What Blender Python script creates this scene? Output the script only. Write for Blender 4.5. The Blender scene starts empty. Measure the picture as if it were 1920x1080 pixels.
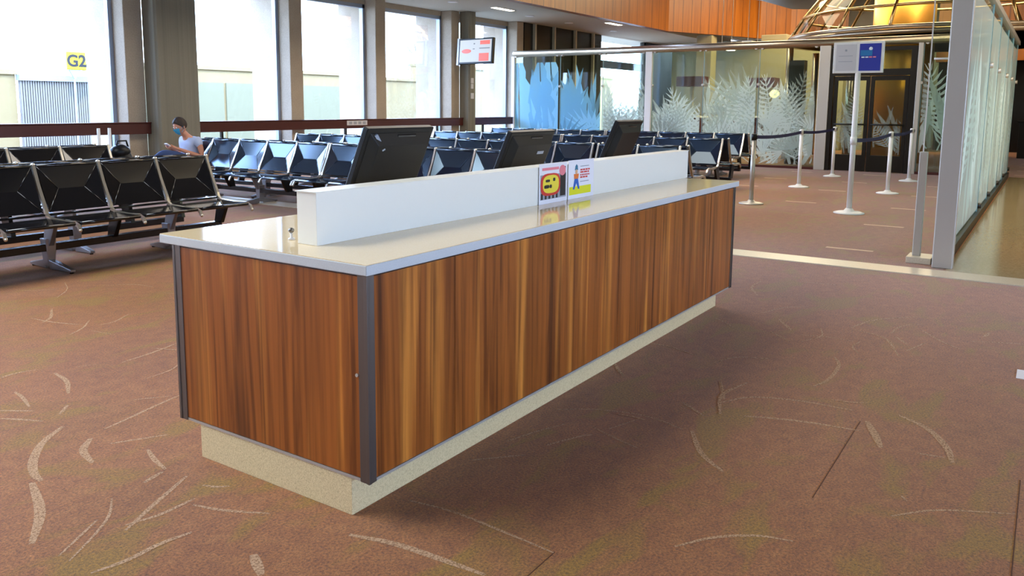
import bpy, bmesh, math, random
from mathutils import Vector, Matrix
random.seed(7)
C = bpy.context.scene.collection
sc = bpy.context.scene
D = bpy.data
# ------------------------------------------------------------------ camera
H = 1.37
yaw, pitch, roll = math.radians(34.399), math.radians(7.877), math.radians(0.33)
fw = Vector((math.cos(yaw)*math.cos(pitch), math.sin(yaw)*math.cos(pitch), -math.sin(pitch)))
rt = Vector((math.sin(yaw), -math.cos(yaw), 0)); up = rt.cross(fw)
r2 = math.cos(roll)*rt + math.sin(roll)*up
u2 = -math.sin(roll)*rt + math.cos(roll)*up
cam = D.cameras.new('camera'); co = D.objects.new('camera', cam); C.objects.link(co)
m = Matrix((r2, u2, -fw)).transposed().to_4x4(); m.translation = Vector((0, 0, H)); co.matrix_world = m
cam.sensor_width = 36; cam.lens = 1528.93*36/1920
cam.shift_x = (960-921.36)/1920; cam.shift_y = (410.33-540)/1920
cam.clip_start = .05; cam.clip_end = 400
sc.camera = co
# ------------------------------------------------------------------ daylight and exposure
sc.view_settings.view_transform = 'Standard'; sc.view_settings.look = 'None'
sc.view_settings.exposure = 1.3; sc.view_settings.gamma = 1.0
sc.view_settings.use_curve_mapping = False
SKY_STRENGTH = 1.9
w = D.worlds.new('daylight'); sc.world = w; w.use_nodes = True
nt = w.node_tree; nt.nodes.clear()
wo = nt.nodes.new('ShaderNodeOutputWorld'); bg = nt.nodes.new('ShaderNodeBackground')
tc = nt.nodes.new('ShaderNodeTexCoord'); sp = nt.nodes.new('ShaderNodeSeparateXYZ'); cr = nt.nodes.new('ShaderNodeValToRGB')
nt.links.new(tc.outputs['Generated'], sp.inputs[0]); nt.links.new(sp.outputs['Z'], cr.inputs[0])
nt.links.new(cr.outputs[0], bg.inputs[0]); nt.links.new(bg.outputs[0], wo.inputs[0])
cr.color_ramp.elements[0].position = 0.0; cr.color_ramp.elements[0].color = (.54, .71, 1, 1)
cr.color_ramp.elements[1].position = .6; cr.color_ramp.elements[1].color = (.36, .54, 1, 1)
bg.inputs[1].default_value = 5.2*SKY_STRENGTH
sun = D.lights.new('sun', 'SUN'); sun.energy = 2.4; sun.angle = .01; sun.color = (1, .95, .86)
so = D.objects.new('sun', sun); C.objects.link(so)
so.rotation_euler = Vector((-.45, -.75, 1.0)).to_track_quat('Z', 'Y').to_euler()
# unseen area lamps added as fill below the ceilings; no panel meshes exist
PANEL_STRENGTH = 10.0
for nm, loc, sx, sy, e, colr in (
        ('hall_fill_lamp', (-1.0, 6.4, 5.9), 5, 4, 320, (.88, .95, 1)),
        ('hall_fill_lamp', (4, -5.0, 5.9), 7, 3, 20, (1, .86, .66)),
        ('hall_fill_lamp', (17.5, -3.4, 5.9), 8, 3, 200, (1, .84, .62)),
        ('hall_fill_lamp', (12, 6, 5.9), 8, 3, 200, (1, .9, .78)),
        ('concourse_fill_lamp', (25, 4.5, 5.6), 6, 6, 620, (1, .83, .55)),
        ('concourse_fill_lamp', (14, -3.0, 3.9), 8, 2.5, 200, (1, .85, .62))):
    L = D.lights.new(nm, 'AREA'); L.shape = 'RECTANGLE'; L.size = sx; L.size_y = sy; L.energy = e; L.color = colr
    lo = D.objects.new(nm, L); C.objects.link(lo); lo.location = loc

for nm, loc, sx, sy, rx in (('window_portal', (5, 12.95, 1.9), 28, 3.4, -math.pi/2), ('window_portal', (2, -7.9, 1.75), 15.6, .9, math.pi/2)):
    L = D.lights.new(nm, 'AREA'); L.shape = 'RECTANGLE'; L.size = sx; L.size_y = sy; L.energy = 1; L.cycles.is_portal = True
    lo = D.objects.new(nm, L); C.objects.link(lo); lo.location = loc; lo.rotation_euler = (rx, 0, 0)
# ------------------------------------------------------------------ materials
def lin(c):
    return tuple(((v/255)/12.92 if v <= 10 else ((v/255+.055)/1.055)**2.4) for v in c)+(1,)
def mat(name, color=(.5, .5, .5), rough=.5, metal=0., srgb=True, **k):
    m = D.materials.new(name); m.use_nodes = True
    b = m.node_tree.nodes['Principled BSDF']
    col = lin(color) if srgb and max(color) > 1.01 else tuple(color)[:3]+(1,)
    b.inputs['Base Color'].default_value = col; b.inputs['Roughness'].default_value = rough
    b.inputs['Metallic'].default_value = metal
    for kk, v in k.items(): b.inputs[kk.replace('_', ' ')].default_value = v
    m.diffuse_color = col
    return m
def N(m, t, **k):
    n = m.node_tree.nodes.new(t)
    for a, v in k.items(): setattr(n, a, v)
    return n
def LK(m, a, b): m.node_tree.links.new(a, b)
def PB(m): return m.node_tree.nodes['Principled BSDF']
def coords(m, scale=(1, 1, 1), rot=(0, 0, 0), kind='Object'):
    t = N(m, 'ShaderNodeTexCoord'); mp = N(m, 'ShaderNodeMapping')
    mp.inputs['Scale'].default_value = scale; mp.inputs['Rotation'].default_value = rot
    LK(m, t.outputs[kind], mp.inputs[0]); return mp.outputs[0]
def noise(m, vec, scale, detail=4, rough=.5, dist=0):
    n = N(m, 'ShaderNodeTexNoise'); n.inputs['Scale'].default_value = scale; n.inputs['Detail'].default_value = detail
    n.inputs['Roughness'].default_value = rough; n.inputs['Distortion'].default_value = dist
    LK(m, vec, n.inputs['Vector']); return n.outputs['Fac']
def ramp(m, fac, stops, interp='LINEAR'):
    r = N(m, 'ShaderNodeValToRGB'); r.color_ramp.interpolation = interp
    e = r.color_ramp.elements
    while len(e) < len(stops): e.new(.5)
    for i, (p, c) in enumerate(stops):
        e[i].position = p; e[i].color = lin(c) if max(c) > 3 else tuple(c)[:3]+(1,)
    LK(m, fac, r.inputs[0]); return r.outputs[0]
def mix(m, fac, a, b, mode='MIX'):
    n = N(m, 'ShaderNodeMix', data_type='RGBA', blend_type=mode)
    if isinstance(fac, float): n.inputs[0].default_value = fac
    else: LK(m, fac, n.inputs[0])
    for s, v in ((6, a), (7, b)):
        if isinstance(v, tuple): n.inputs[s].default_value = v if len(v) == 4 else v+(1,)
        else: LK(m, v, n.inputs[s])
    return n.outputs[2]
def bump(m, h, strength=.2, dist=.01):
    b = N(m, 'ShaderNodeBump'); b.inputs['Strength'].default_value = strength; b.inputs['Distance'].default_value = dist
    LK(m, h, b.inputs['Height']); LK(m, b.outputs[0], PB(m).inputs['Normal'])

def wood_panel(name, dark, mid, light, hs=1.0, plank=0, rough=.35, seed=0.0, axis='x'):
    m = mat(name, mid, rough)
    v = coords(m, (1, 1, 1)); mp = N(m, 'ShaderNodeMapping'); LK(m, v, mp.inputs[0])
    mp.inputs['Location'].default_value = (seed, seed*.7, 0)
    mp.inputs['Scale'].default_value = (9*hs, 9*hs, .32)
    n1 = noise(m, mp.outputs[0], 1.0, 3, .6, .6)
    mp2 = N(m, 'ShaderNodeMapping'); LK(m, v, mp2.inputs[0]); mp2.inputs['Scale'].default_value = (42*hs, 42*hs, 1.1)
    n2 = noise(m, mp2.outputs[0], 1.0, 3, .6, .4)
    mp3 = N(m, 'ShaderNodeMapping'); LK(m, v, mp3.inputs[0]); mp3.inputs['Scale'].default_value = (17*hs, 17*hs, .55)
    mp3.inputs['Location'].default_value = (3+seed, 1, 5)
    n3 = noise(m, mp3.outputs[0], 1.0, 4, .55, 1.4)
    c1 = ramp(m, n1, [(.3, dark), (.43, mid), (.55, mid), (.68, light)])
    c3 = ramp(m, n3, [(.36, (.34, .27, .24)), (.47, (.78, .76, .74)), (.62, (1.15, 1.12, 1.08))])
    c2 = ramp(m, n2, [(.3, (.55, .5, .48)), (.5, (1, 1, 1)), (.7, (1.12, 1.1, 1.05))])
    c = mix(m, .75, c1, c3, 'MULTIPLY'); c = mix(m, .6, c, c2, 'MULTIPLY')
    if plank:
        s = N(m, 'ShaderNodeSeparateXYZ'); LK(m, v, s.inputs[0])
        a = N(m, 'ShaderNodeMath', operation='ADD'); LK(m, s.outputs['X'], a.inputs[0]); LK(m, s.outputs['Y'], a.inputs[1])
        d = N(m, 'ShaderNodeMath', operation='DIVIDE'); LK(m, a.outputs[0], d.inputs[0]); d.inputs[1].default_value = plank
        f = N(m, 'ShaderNodeMath', operation='FRACT'); LK(m, d.outputs[0], f.inputs[0])
        g = N(m, 'ShaderNodeMath', operation='LESS_THAN'); LK(m, f.outputs[0], g.inputs[0]); g.inputs[1].default_value = .035
        fl = N(m, 'ShaderNodeMath', operation='FLOOR'); LK(m, d.outputs[0], fl.inputs[0])
        wn = N(m, 'ShaderNodeTexWhiteNoise', noise_dimensions='1D'); LK(m, fl.outputs[0], wn.inputs['W'])
        tv = ramp(m, wn.outputs['Value'], [(0, (.72, .72, .72)), (1, (1.1, 1.08, 1.05))])
        c = mix(m, 1.0, c, tv, 'MULTIPLY')
        c = mix(m, g.outputs[0], c, (.012, .006, .003, 1))
    LK(m, c, PB(m).inputs['Base Color'])
    return m

def wood_panel2(name, dark, mid, light, hs=1., plank=.5, rough=.4):
    m = mat(name, mid, rough); v = coords(m); mp = coords(m, (7, 7, .5)); n = noise(m, mp, 1.0, 4, .6, .5)
    c = ramp(m, n, [(.3, dark), (.5, mid), (.72, light)])
    s = N(m, 'ShaderNodeSeparateXYZ'); LK(m, v, s.inputs[0])
    def mth(op, a, b=None):
        q = N(m, 'ShaderNodeMath', operation=op)
        for i, x in enumerate((a, b)):
            if x is None: continue
            if isinstance(x, (int, float)): q.inputs[i].default_value = x
            else: LK(m, x, q.inputs[i])
        return q.outputs[0]
    d = mth('DIVIDE', mth('SUBTRACT', s.outputs['X'], s.outputs['Y']), plank)
    wn = N(m, 'ShaderNodeTexWhiteNoise', noise_dimensions='1D'); LK(m, mth('FLOOR', d), wn.inputs['W'])
    c = mix(m, 1.0, c, ramp(m, wn.outputs['Value'], [(0, (.93, .93, .93)), (1, (1.05, 1.05, 1.03))]), 'MULTIPLY')
    c = mix(m, mth('LESS_THAN', mth('FRACT', d), .05), c, lin((70, 28, 8)))
    LK(m, c, PB(m).inputs['Base Color']); return m
M = {}
M['wood'] = wood_panel('teak_laminate', (80, 40, 16), (158, 88, 32), (208, 132, 54), rough=.32)
M['fascia'] = wood_panel2('cherry_fascia_boards', (118, 62, 10), (138, 76, 13), (154, 88, 20), plank=.52, rough=.4)
M['mahogany'] = mat('mahogany_rail', (70, 26, 20), .35)
def speckle(name, base, a, b, scale, rough=.3, amt=.5):
    m = mat(name, base, rough); v = coords(m)
    n = noise(m, v, scale, 2, .7); n2 = noise(m, v, scale*2.7, 1, .5)
    c = mix(m, amt, lin(base), ramp(m, n, [(.3, a), (.5, base), (.72, b)]))
    c = mix(m, amt*.6, c, ramp(m, n2, [(.35, a), (.5, base), (.68, b)]))
    LK(m, c, PB(m).inputs['Base Color']); return m
M['slab'] = speckle('cream_solid_surface', (242, 216, 172), (228, 200, 152), (250, 230, 192), 260, .07, .5)
M['edge'] = speckle('white_slab_edge', (205, 208, 208), (190, 195, 198), (222, 224, 224), 260, .3, .5)
M['upstand'] = mat('white_laminate', (238, 235, 224), .38)
M['plinth'] = speckle('speckled_stone_plinth', (230, 206, 156), (172, 148, 104), (246, 228, 182), 170, .45, .9)
M['steel'] = mat('brushed_steel', (192, 186, 176), .4, .5)
M['darksteel'] = mat('dark_brushed_steel', (120, 116, 112), .38, .9)
M['alu'] = mat('polished_aluminium', (225, 220, 208), .28, .9)
M['cast'] = mat('cast_aluminium', (165, 165, 172), .4, .8)
M['vinyl'] = mat('black_vinyl', (.007, .007, .0085), .12, srgb=False)
PB(M['vinyl']).inputs['Specular IOR Level'].default_value = .8
M['black'] = mat('black_plastic', (.0045, .005, .006), .42, srgb=False)
M['vinyl_sky_sheen'] = mat('black_vinyl_sky_sheen', (.007, .013, .028), .14, srgb=False); PB(M['vinyl_sky_sheen']).inputs['Specular IOR Level'].default_value = .9; PB(M['vinyl_sky_sheen']).inputs['Specular Tint'].default_value = (.62, .82, 1, 1)  # black vinyl with the blue window sheen put into base and specular colour
PB(M['black']).inputs['Specular IOR Level'].default_value = .25
M['beam'] = mat('black_gloss_enamel', (.008, .008, .010), .22, srgb=False)
M['whitepaint'] = mat('white_paint', (225, 222, 220), .4)
M['belt'] = mat('navy_webbing', (22, 18, 78), .7)
M['paper'] = mat('white_paper', (232, 230, 236), .6)
def flat(name, c, r=.6): 
    M[name] = mat(name, c, r); return M[name]
for nm, c in dict(print_red=(206, 52, 40), print_orange=(232, 120, 40), print_yellow=(236, 214, 60), print_black=(22, 20, 22), print_pink=(232, 130, 140),
                  print_blue=(28, 92, 180), print_teal=(38, 110, 140), print_lime=(226, 222, 24), print_skin=(214, 170, 130), print_grey=(150, 152, 160),
                  sign_navy=(34, 46, 150), sign_teal=(24, 110, 170), sign_grey=(196, 192, 194), sign_orange=(236, 92, 30), sign_white=(226, 228, 232)).items(): flat(nm, c)
def emis(name, c, s):
    m = D.materials.new(name); m.use_nodes = True; b = PB(m); b.inputs['Base Color'].default_value = (0.05, .05, .05, 1)
    b.inputs['Emission Color'].default_value = lin(c); b.inputs['Emission Strength'].default_value = s; return m
M['lamp'] = emis('lit_lamp', (255, 244, 220), 6); M['lampyellow'] = emis('lit_yellow_lamp', (255, 236, 110), 2.2)
M['screen'] = emis('lit_screen_white', (214, 220, 224), .34); M['screen_orange'] = emis('lit_screen_orange', (240, 84, 22), .42); M['screen_dark'] = emis('lit_screen_text', (90, 90, 100), .3)
# concrete
def concrete(name, base, groove=0, axis='X', amt=.5, rough=.85):
    m = mat(name, base, rough); v = coords(m)
    n = noise(m, v, 3.0, 5, .6); n2 = noise(m, v, 60, 3, .6)
    d = tuple(int(x*.82) for x in base); l = tuple(min(255, int(x*1.1)) for x in base)
    c = mix(m, amt, lin(base), ramp(m, n, [(.3, d), (.55, base), (.75, l)]))
    c = mix(m, amt, c, ramp(m, n2, [(.3, d), (.5, base), (.7, l)]))
    if groove:
        mp = coords(m, (groove, groove, .02)); n3 = noise(m, mp, 1.0, 3, .7)
        c = mix(m, .45, c, ramp(m, n3, [(.35, d), (.5, base), (.65, l)]))
    LK(m, c, PB(m).inputs['Base Color']); bump(m, n2, .25, .004); return m
M['pillar'] = concrete('board_marked_concrete', (122, 116, 100), 14, amt=.25)
M['fin'] = concrete('rough_concrete', (166, 150, 130), 0, amt=.6)
M['wallpaint'] = mat('beige_painted_wall', (186, 176, 156), .7)
M['olivewall'] = mat('olive_cream_wall', (140, 130, 100), .7); M['dimwall'] = mat('taupe_painted_wall', (112, 102, 86), .8)
M['ceil'] = mat('painted_soffit', (176, 168, 150), .75)
M['ceilhi'] = mat('high_ceiling_paint', (84, 76, 66), .8)
M['darkwall'] = mat('dark_glazed_infill', (14, 13, 15), .25)
M['frame'] = mat('anodised_window_frame', (150, 160, 176), .4, .4)
M['extwall'] = concrete('pale_green_exterior_wall', (128, 112, 76), 0, amt=.12)
M['extpanel'] = concrete('pale_mint_exterior_panel', (108, 106, 80), 0, amt=.1)
M['rolldoor'] = mat('ribbed_blue_grey_metal', (116, 112, 106), .5)
M['tarmac'] = concrete('sunlit_apron_concrete', (100, 92, 78), 0, amt=.2)
M['mast'] = mat('pale_mast_paint', (214, 214, 216), .6)
M['yellow'] = mat('yellow_sign_face', (176, 160, 8), .5)
M['bronze'] = mat('polished_bronze', (214, 176, 118), .25, .95)
M['champagne'] = mat('champagne_metal_tube', (196, 180, 160), .28, .9)
M['gold'] = mat('satin_gold_bronze', (206, 150, 60), .35, .7)
M['doorframe'] = mat('dark_bronze_frame', (38, 34, 28), .35, .6)
def glass(name, tint, refl=.12, gl=(1, 1, 1), k=.7):
    m = D.materials.new(name); m.use_nodes = True; nt = m.node_tree; nt.nodes.clear()
    o = nt.nodes.new('ShaderNodeOutputMaterial'); t = nt.nodes.new('ShaderNodeBsdfTransparent'); g = nt.nodes.new('ShaderNodeBsdfGlossy')
    t.inputs[0].default_value = tint+(1,); g.inputs['Roughness'].default_value = .03; g.inputs[0].default_value = gl+(1,)
    mx = nt.nodes.new('ShaderNodeMixShader'); lw = nt.nodes.new('ShaderNodeLayerWeight'); lw.inputs[0].default_value = .25
    mm = nt.nodes.new('ShaderNodeMath'); mm.operation = 'MULTIPLY_ADD'; mm.inputs[1].default_value = k; mm.inputs[2].default_value = refl*.3
    nt.links.new(lw.outputs['Fresnel'], mm.inputs[0]); nt.links.new(mm.outputs[0], mx.inputs[0])
    nt.links.new(t.outputs[0], mx.inputs[1]); nt.links.new(g.outputs[0], mx.inputs[2]); nt.links.new(mx.outputs[0], o.inputs[0])
    return m
M['glass'] = glass('clear_glass', (.86, .95, .88)); M['winglass'] = glass('window_glass', (.95, .97, .98), .05, k=.3)
M['glassedge'] = mat('green_glass_edge', (130, 166, 174), .2)
def etched(name, c, tr=.25):
    m = D.materials.new(name); m.use_nodes = True; nt = m.node_tree; nt.nodes.clear()
    o = nt.nodes.new('ShaderNodeOutputMaterial'); t = nt.nodes.new('ShaderNodeBsdfTransparent'); d = nt.nodes.new('ShaderNodeBsdfDiffuse'); tl = nt.nodes.new('ShaderNodeBsdfTranslucent')
    a = nt.nodes.new('ShaderNodeAddShader'); mx = nt.nodes.new('ShaderNodeMixShader'); mx.inputs[0].default_value = tr
    d.inputs[0].default_value = tuple(v*.62 for v in c)+(1,); tl.inputs[0].default_value = tuple(v*.36 for v in c)+(1,)
    nt.links.new(d.outputs[0], a.inputs[0]); nt.links.new(tl.outputs[0], a.inputs[1]); nt.links.new(a.outputs[0], mx.inputs[1]); nt.links.new(t.outputs[0], mx.inputs[2]); nt.links.new(mx.outputs[0], o.inputs[0])
    return m
M['etch'] = etched('etched_frosting', (.80, .90, .88), .3)
M['etch_mid'] = etched('etched_frosting_mid', (.62, .72, .68), .45); M['etch_faint'] = etched('etched_frosting_faint', (.50, .58, .54), .62)
M['etch_sky'] = etched('etched_frosting_sky_tint', (.42, .80, 1.0), .12); M['etch_sky_mid'] = etched('etched_frosting_sky_tint_mid', (.32, .66, .86), .25); M['etch_sky_faint'] = etched('etched_frosting_sky_tint_faint', (.26, .52, .66), .5)  # blue of the window daylight on the frosting is put into its colour
M['etch2'] = etched('light_etched_frosting', (.72, .80, .78), .62)
M['frost'] = etched('frosted_film', (.6, .62, .56), .58)
# carpet
def carpet():
    m = mat('brown_patterned_carpet', (120, 86, 66), .95); v = coords(m, kind='Object')
    patch = noise(m, v, .9, 2, .5, .4); mp = coords(m, (1.3, 2.9, 1), (0, 0, .9)); patch2 = noise(m, mp, 1.5, 3, .5, .9)
    fine = noise(m, v, 105, 3, .8); fine2 = noise(m, v, 420, 2, .8); mot = noise(m, v, 14, 4, .65)
    c = ramp(m, patch, [(.34, (134, 78, 28)), (.52, (148, 90, 38)), (.66, (138, 86, 30))])
    c = mix(m, .5, c, ramp(m, mot, [(.3, (110, 64, 26)), (.5, (138, 86, 37)), (.7, (158, 106, 52))]))
    c = mix(m, ramp(m, patch2, [(.52, (0, 0, 0, 1)), (.64, (.92, .92, .92, 1))]), c, lin((136, 98, 16)))
    c = mix(m, .9, c, ramp(m, fine, [(.32, (.34, .32, .32)), (.5, (1, 1, 1)), (.68, (1.75, 1.7, 1.7))]), 'MULTIPLY')
    c = mix(m, .5, c, ramp(m, fine2, [(.3, (.5, .5, .5)), (.5, (1, 1, 1)), (.7, (1.5, 1.5, 1.5))]), 'MULTIPLY')
    LK(m, c, PB(m).inputs['Base Color']); bump(m, fine, .5, .004)
    PB(m).inputs['Sheen Weight'].default_value = .16; PB(m).inputs['Sheen Roughness'].default_value = .5
    return m
M['carpet'] = carpet()
def stroke():
    m = mat('tan_carpet_stroke', (198, 160, 124), .95); v = coords(m)
    f = noise(m, v, 120, 2, .8)
    t = N(m, 'ShaderNodeBsdfTransparent'); mx = N(m, 'ShaderNodeMixShader'); o = m.node_tree.nodes['Material Output']
    r = ramp(m, f, [(.40, (.3, .3, .3, 1)), (.55, (.85, .85, .85, 1))])
    LK(m, r, mx.inputs[0]); LK(m, t.outputs[0], mx.inputs[1]); LK(m, PB(m).outputs[0], mx.inputs[2]); LK(m, mx.outputs[0], o.inputs[0]); return m
M['stroke'] = stroke()
M['seam'] = mat('carpet_tile_seam', (86, 52, 34), .95)
M['dash'] = mat('tan_carpet_dash', (212, 176, 142), .9)
M['terrazzo'] = speckle('polished_tan_terrazzo', (172, 152, 112), (146, 126, 90), (196, 178, 140), 30, .12, .5)
M['threshold'] = speckle('threshold_stone', (206, 192, 166), (186, 172, 146), (224, 214, 192), 90, .3, .5)

# ------------------------------------------------------------------ mesh helpers
class MB:
    def __init__(s): s.v = []; s.f = []; s.sm = []; s.mi = []; s.cur = 0
    def add(s, vs, fs, smooth=False):
        b = len(s.v); s.v += [tuple(p) for p in vs]
        for f in fs: s.f.append(tuple(b+i for i in f)); s.sm.append(smooth); s.mi.append(s.cur)
        return s
    def box(s, x0, x1, y0, y1, z0, z1):
        if x0 > x1: x0, x1 = x1, x0
        if y0 > y1: y0, y1 = y1, y0
        if z0 > z1: z0, z1 = z1, z0
        v = [(x, y, z) for x in (x0, x1) for y in (y0, y1) for z in (z0, z1)]
        return s.add(v, [(0, 1, 3, 2), (4, 6, 7, 5), (0, 4, 5, 1), (2, 3, 7, 6), (0, 2, 6, 4), (1, 5, 7, 3)])
    def hexa(s, v):  # 8 verts: bottom 4 ccw, top 4 ccw
        return s.add(v, [(3, 2, 1, 0), (4, 5, 6, 7), (0, 1, 5, 4), (1, 2, 6, 5), (2, 3, 7, 6), (3, 0, 4, 7)])
    def tube(s, pts, r, n=8, caps=True):
        pts = [Vector(p) for p in pts]; rs = r if isinstance(r, (list, tuple)) else [r]*len(pts)
        rings = []; up0 = None
        for i, p in enumerate(pts):
            t = (pts[min(i+1, len(pts)-1)]-pts[max(i-1, 0)]).normalized()
            if up0 is None: up0 = Vector((0, 0, 1)) if abs(t.z) < .9 else Vector((1, 0, 0))
            a = t.cross(up0).normalized(); b = a.cross(t).normalized(); up0 = b
            rings.append([p+rs[i]*(math.cos(2*math.pi*k/n)*a+math.sin(2*math.pi*k/n)*b) for k in range(n)])
        vs = [q for rg in rings for q in rg]; fs = []
        for i in range(len(pts)-1):
            for k in range(n): fs.append((i*n+k, i*n+(k+1) % n, (i+1)*n+(k+1) % n, (i+1)*n+k))
        s.add(vs, fs, True)
        if caps:
            s.add(rings[0], [tuple(range(n))]); s.add(rings[-1], [tuple(range(n))[::-1]])
        return s
    def flatbar(s, pts, hw, ht, side):  # rectangular section bar along pts; side = unit vector of width
        side = Vector(side); pts = [Vector(p) for p in pts]; vs = []
        for i, p in enumerate(pts):
            t = (pts[min(i+1, len(pts)-1)]-pts[max(i-1, 0)]).normalized(); nn = t.cross(side).normalized()
            h = ht[i] if isinstance(ht, (list, tuple)) else ht
            vs += [p-side*hw-nn*h, p+side*hw-nn*h, p+side*hw+nn*h, p-side*hw+nn*h]
        fs = []
        for i in range(len(pts)-1):
            for k in range(4): fs.append((i*4+k, i*4+(k+1) % 4, i*4+4+(k+1) % 4, i*4+4+k))
        fs += [(3, 2, 1, 0), tuple(len(vs)-4+k for k in range(4))]
        return s.add(vs, fs)
    def lathe(s, prof, c=(0, 0, 0), n=20):
        vs = [(c[0]+r*math.cos(2*math.pi*k/n), c[1]+r*math.sin(2*math.pi*k/n), c[2]+z) for r, z in prof for k in range(n)]; fs = []
        for i in range(len(prof)-1):
            for k in range(n): fs.append((i*n+k, i*n+(k+1) % n, (i+1)*n+(k+1) % n, (i+1)*n+k))
        s.add(vs, fs, True)
        s.add(vs[:n], [tuple(range(n))[::-1]]); s.add(vs[-n:], [tuple(range(n))]); return s
    def ball(s, c, r, n=10, sc_=(1, 1, 1)):
        vs = []; fs = []
        for i in range(n+1):
            th = math.pi*i/n
            for k in range(n*2):
                ph = math.pi*k/n
                vs.append((c[0]+r*sc_[0]*math.sin(th)*math.cos(ph), c[1]+r*sc_[1]*math.sin(th)*math.sin(ph), c[2]+r*sc_[2]*math.cos(th)))
        for i in range(n):
            for k in range(n*2): fs.append((i*2*n+k, (i+1)*2*n+k, (i+1)*2*n+(k+1) % (2*n), i*2*n+(k+1) % (2*n)))
        return s.add(vs, fs, True)
    def poly(s, pts): return s.add(pts, [tuple(range(len(pts)))])
    def build(s, name, m, parent=None, bevel=0, loc=None, xf=None):
        me = D.meshes.new(name); vs = s.v if xf is None else [tuple(xf @ Vector(p)) for p in s.v]
        me.from_pydata(vs, [], s.f); me.polygons.foreach_set('use_smooth', s.sm)
        ms = m if isinstance(m, (list, tuple)) else [m]
        for q in ms: me.materials.append(M[q] if isinstance(q, str) else q)
        me.polygons.foreach_set('material_index', s.mi)
        bm = bmesh.new(); bm.from_mesh(me); bmesh.ops.remove_doubles(bm, verts=bm.verts, dist=1e-6)
        if len(ms) == 1 and not getattr(s, 'open', False): bmesh.ops.recalc_face_normals(bm, faces=bm.faces)
        bm.to_mesh(me); bm.free(); me.update()
        o = D.objects.new(name, me); C.objects.link(o)
        if parent is not None: o.parent = parent
        if loc is not None: o.location = loc
        if bevel:
            b = o.modifiers.new('bevel', 'BEVEL'); b.width = bevel; b.segments = 2; b.limit_method = 'ANGLE'; b.angle_limit = .6
        return o
def tag(o, label, cat, group=None):
    o['label'] = label; o['category'] = cat
    if group: o['group'] = group
    return o
def thing(name, label, cat, loc=(0, 0, 0), rz=0, group=None):
    o = D.objects.new(name, None); C.objects.link(o); o.location = loc; o.rotation_euler = (0, 0, rz); o.empty_display_size = .1
    return tag(o, label, cat, group)
def struct(name, mb, m, parent=None, **k):
    o = mb.build(name, m, parent, **k)
    if parent is None: o['kind'] = 'structure'
    return o
def kids(o): return [c for c in D.objects if c.parent == o]
def dup(root, loc, rz, label, group=None):
    r = root.copy(); C.objects.link(r); r.location = loc; r.rotation_euler = (0, 0, rz); r['label'] = label
    if group: r['group'] = group
    for ch in kids(root):
        c = ch.copy(); C.objects.link(c); c.parent = r
        for g in kids(ch):
            d = g.copy(); C.objects.link(d); d.parent = c
    return r
def text_mesh(body, size, name, m, parent, mtx, ext=.002):
    cu = D.curves.new(name, 'FONT'); cu.body = body; cu.size = size; cu.extrude = ext; cu.offset = size*.03; cu.align_x = 'CENTER'; cu.align_y = 'CENTER'
    t = D.objects.new(name+'_src', cu); C.objects.link(t)
    bpy.context.view_layer.update()
    me = D.meshes.new_from_object(t.evaluated_get(bpy.context.evaluated_depsgraph_get()))
    D.objects.remove(t); me.materials.clear(); me.materials.append(M[m]); me.transform(mtx)
    o = D.objects.new(name, me); C.objects.link(o)
    if parent is not None: o.parent = parent
    return o

# ================================================================== SETTING
YW = 12.5; YG = 12.87; YO = 13.65; ZC = 3.7
f = MB(); f.box(-9, 19.2, -8, 13.0, -.2, 0); f.box(19.2, 34, -8, 13.0, -.2, 0)
def ribbon(mb, pts, w, z):
    # smooth tapered stroke through pts
    P = [Vector((a, b, 0)) for a, b in pts]
    if len(P) == 2: S = [P[0].lerp(P[1], t/6) for t in range(7)]
    else:
        S = []
        Q = [P[0]*2-P[1]]+P+[P[-1]*2-P[-2]]
        for i in range(1, len(Q)-2):
            for t in range(6):
                t /= 6; a, b, c, d = Q[i-1:i+3]
                S.append(.5*((2*b)+(c-a)*t+(2*a-5*b+4*c-d)*t*t+(3*b-a-3*c+d)*t**3))
        S.append(P[-1])
    vs = []; n = len(S)
    for i, p in enumerate(S):
        t = (S[min(i+1, n-1)]-S[max(i-1, 0)]).normalized(); nn = Vector((-t.y, t.x, 0))
        ww = w*.5*(.45+.55*math.sin(math.pi*min(1, (i+1)/(n+.5))))
        vs += [(p.x+nn.x*ww, p.y+nn.y*ww, z), (p.x-nn.x*ww, p.y-nn.y*ww, z)]
    mb.add(vs, [(2*i, 2*i+1, 2*i+3, 2*i+2) for i in range(n-1)])
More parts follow.
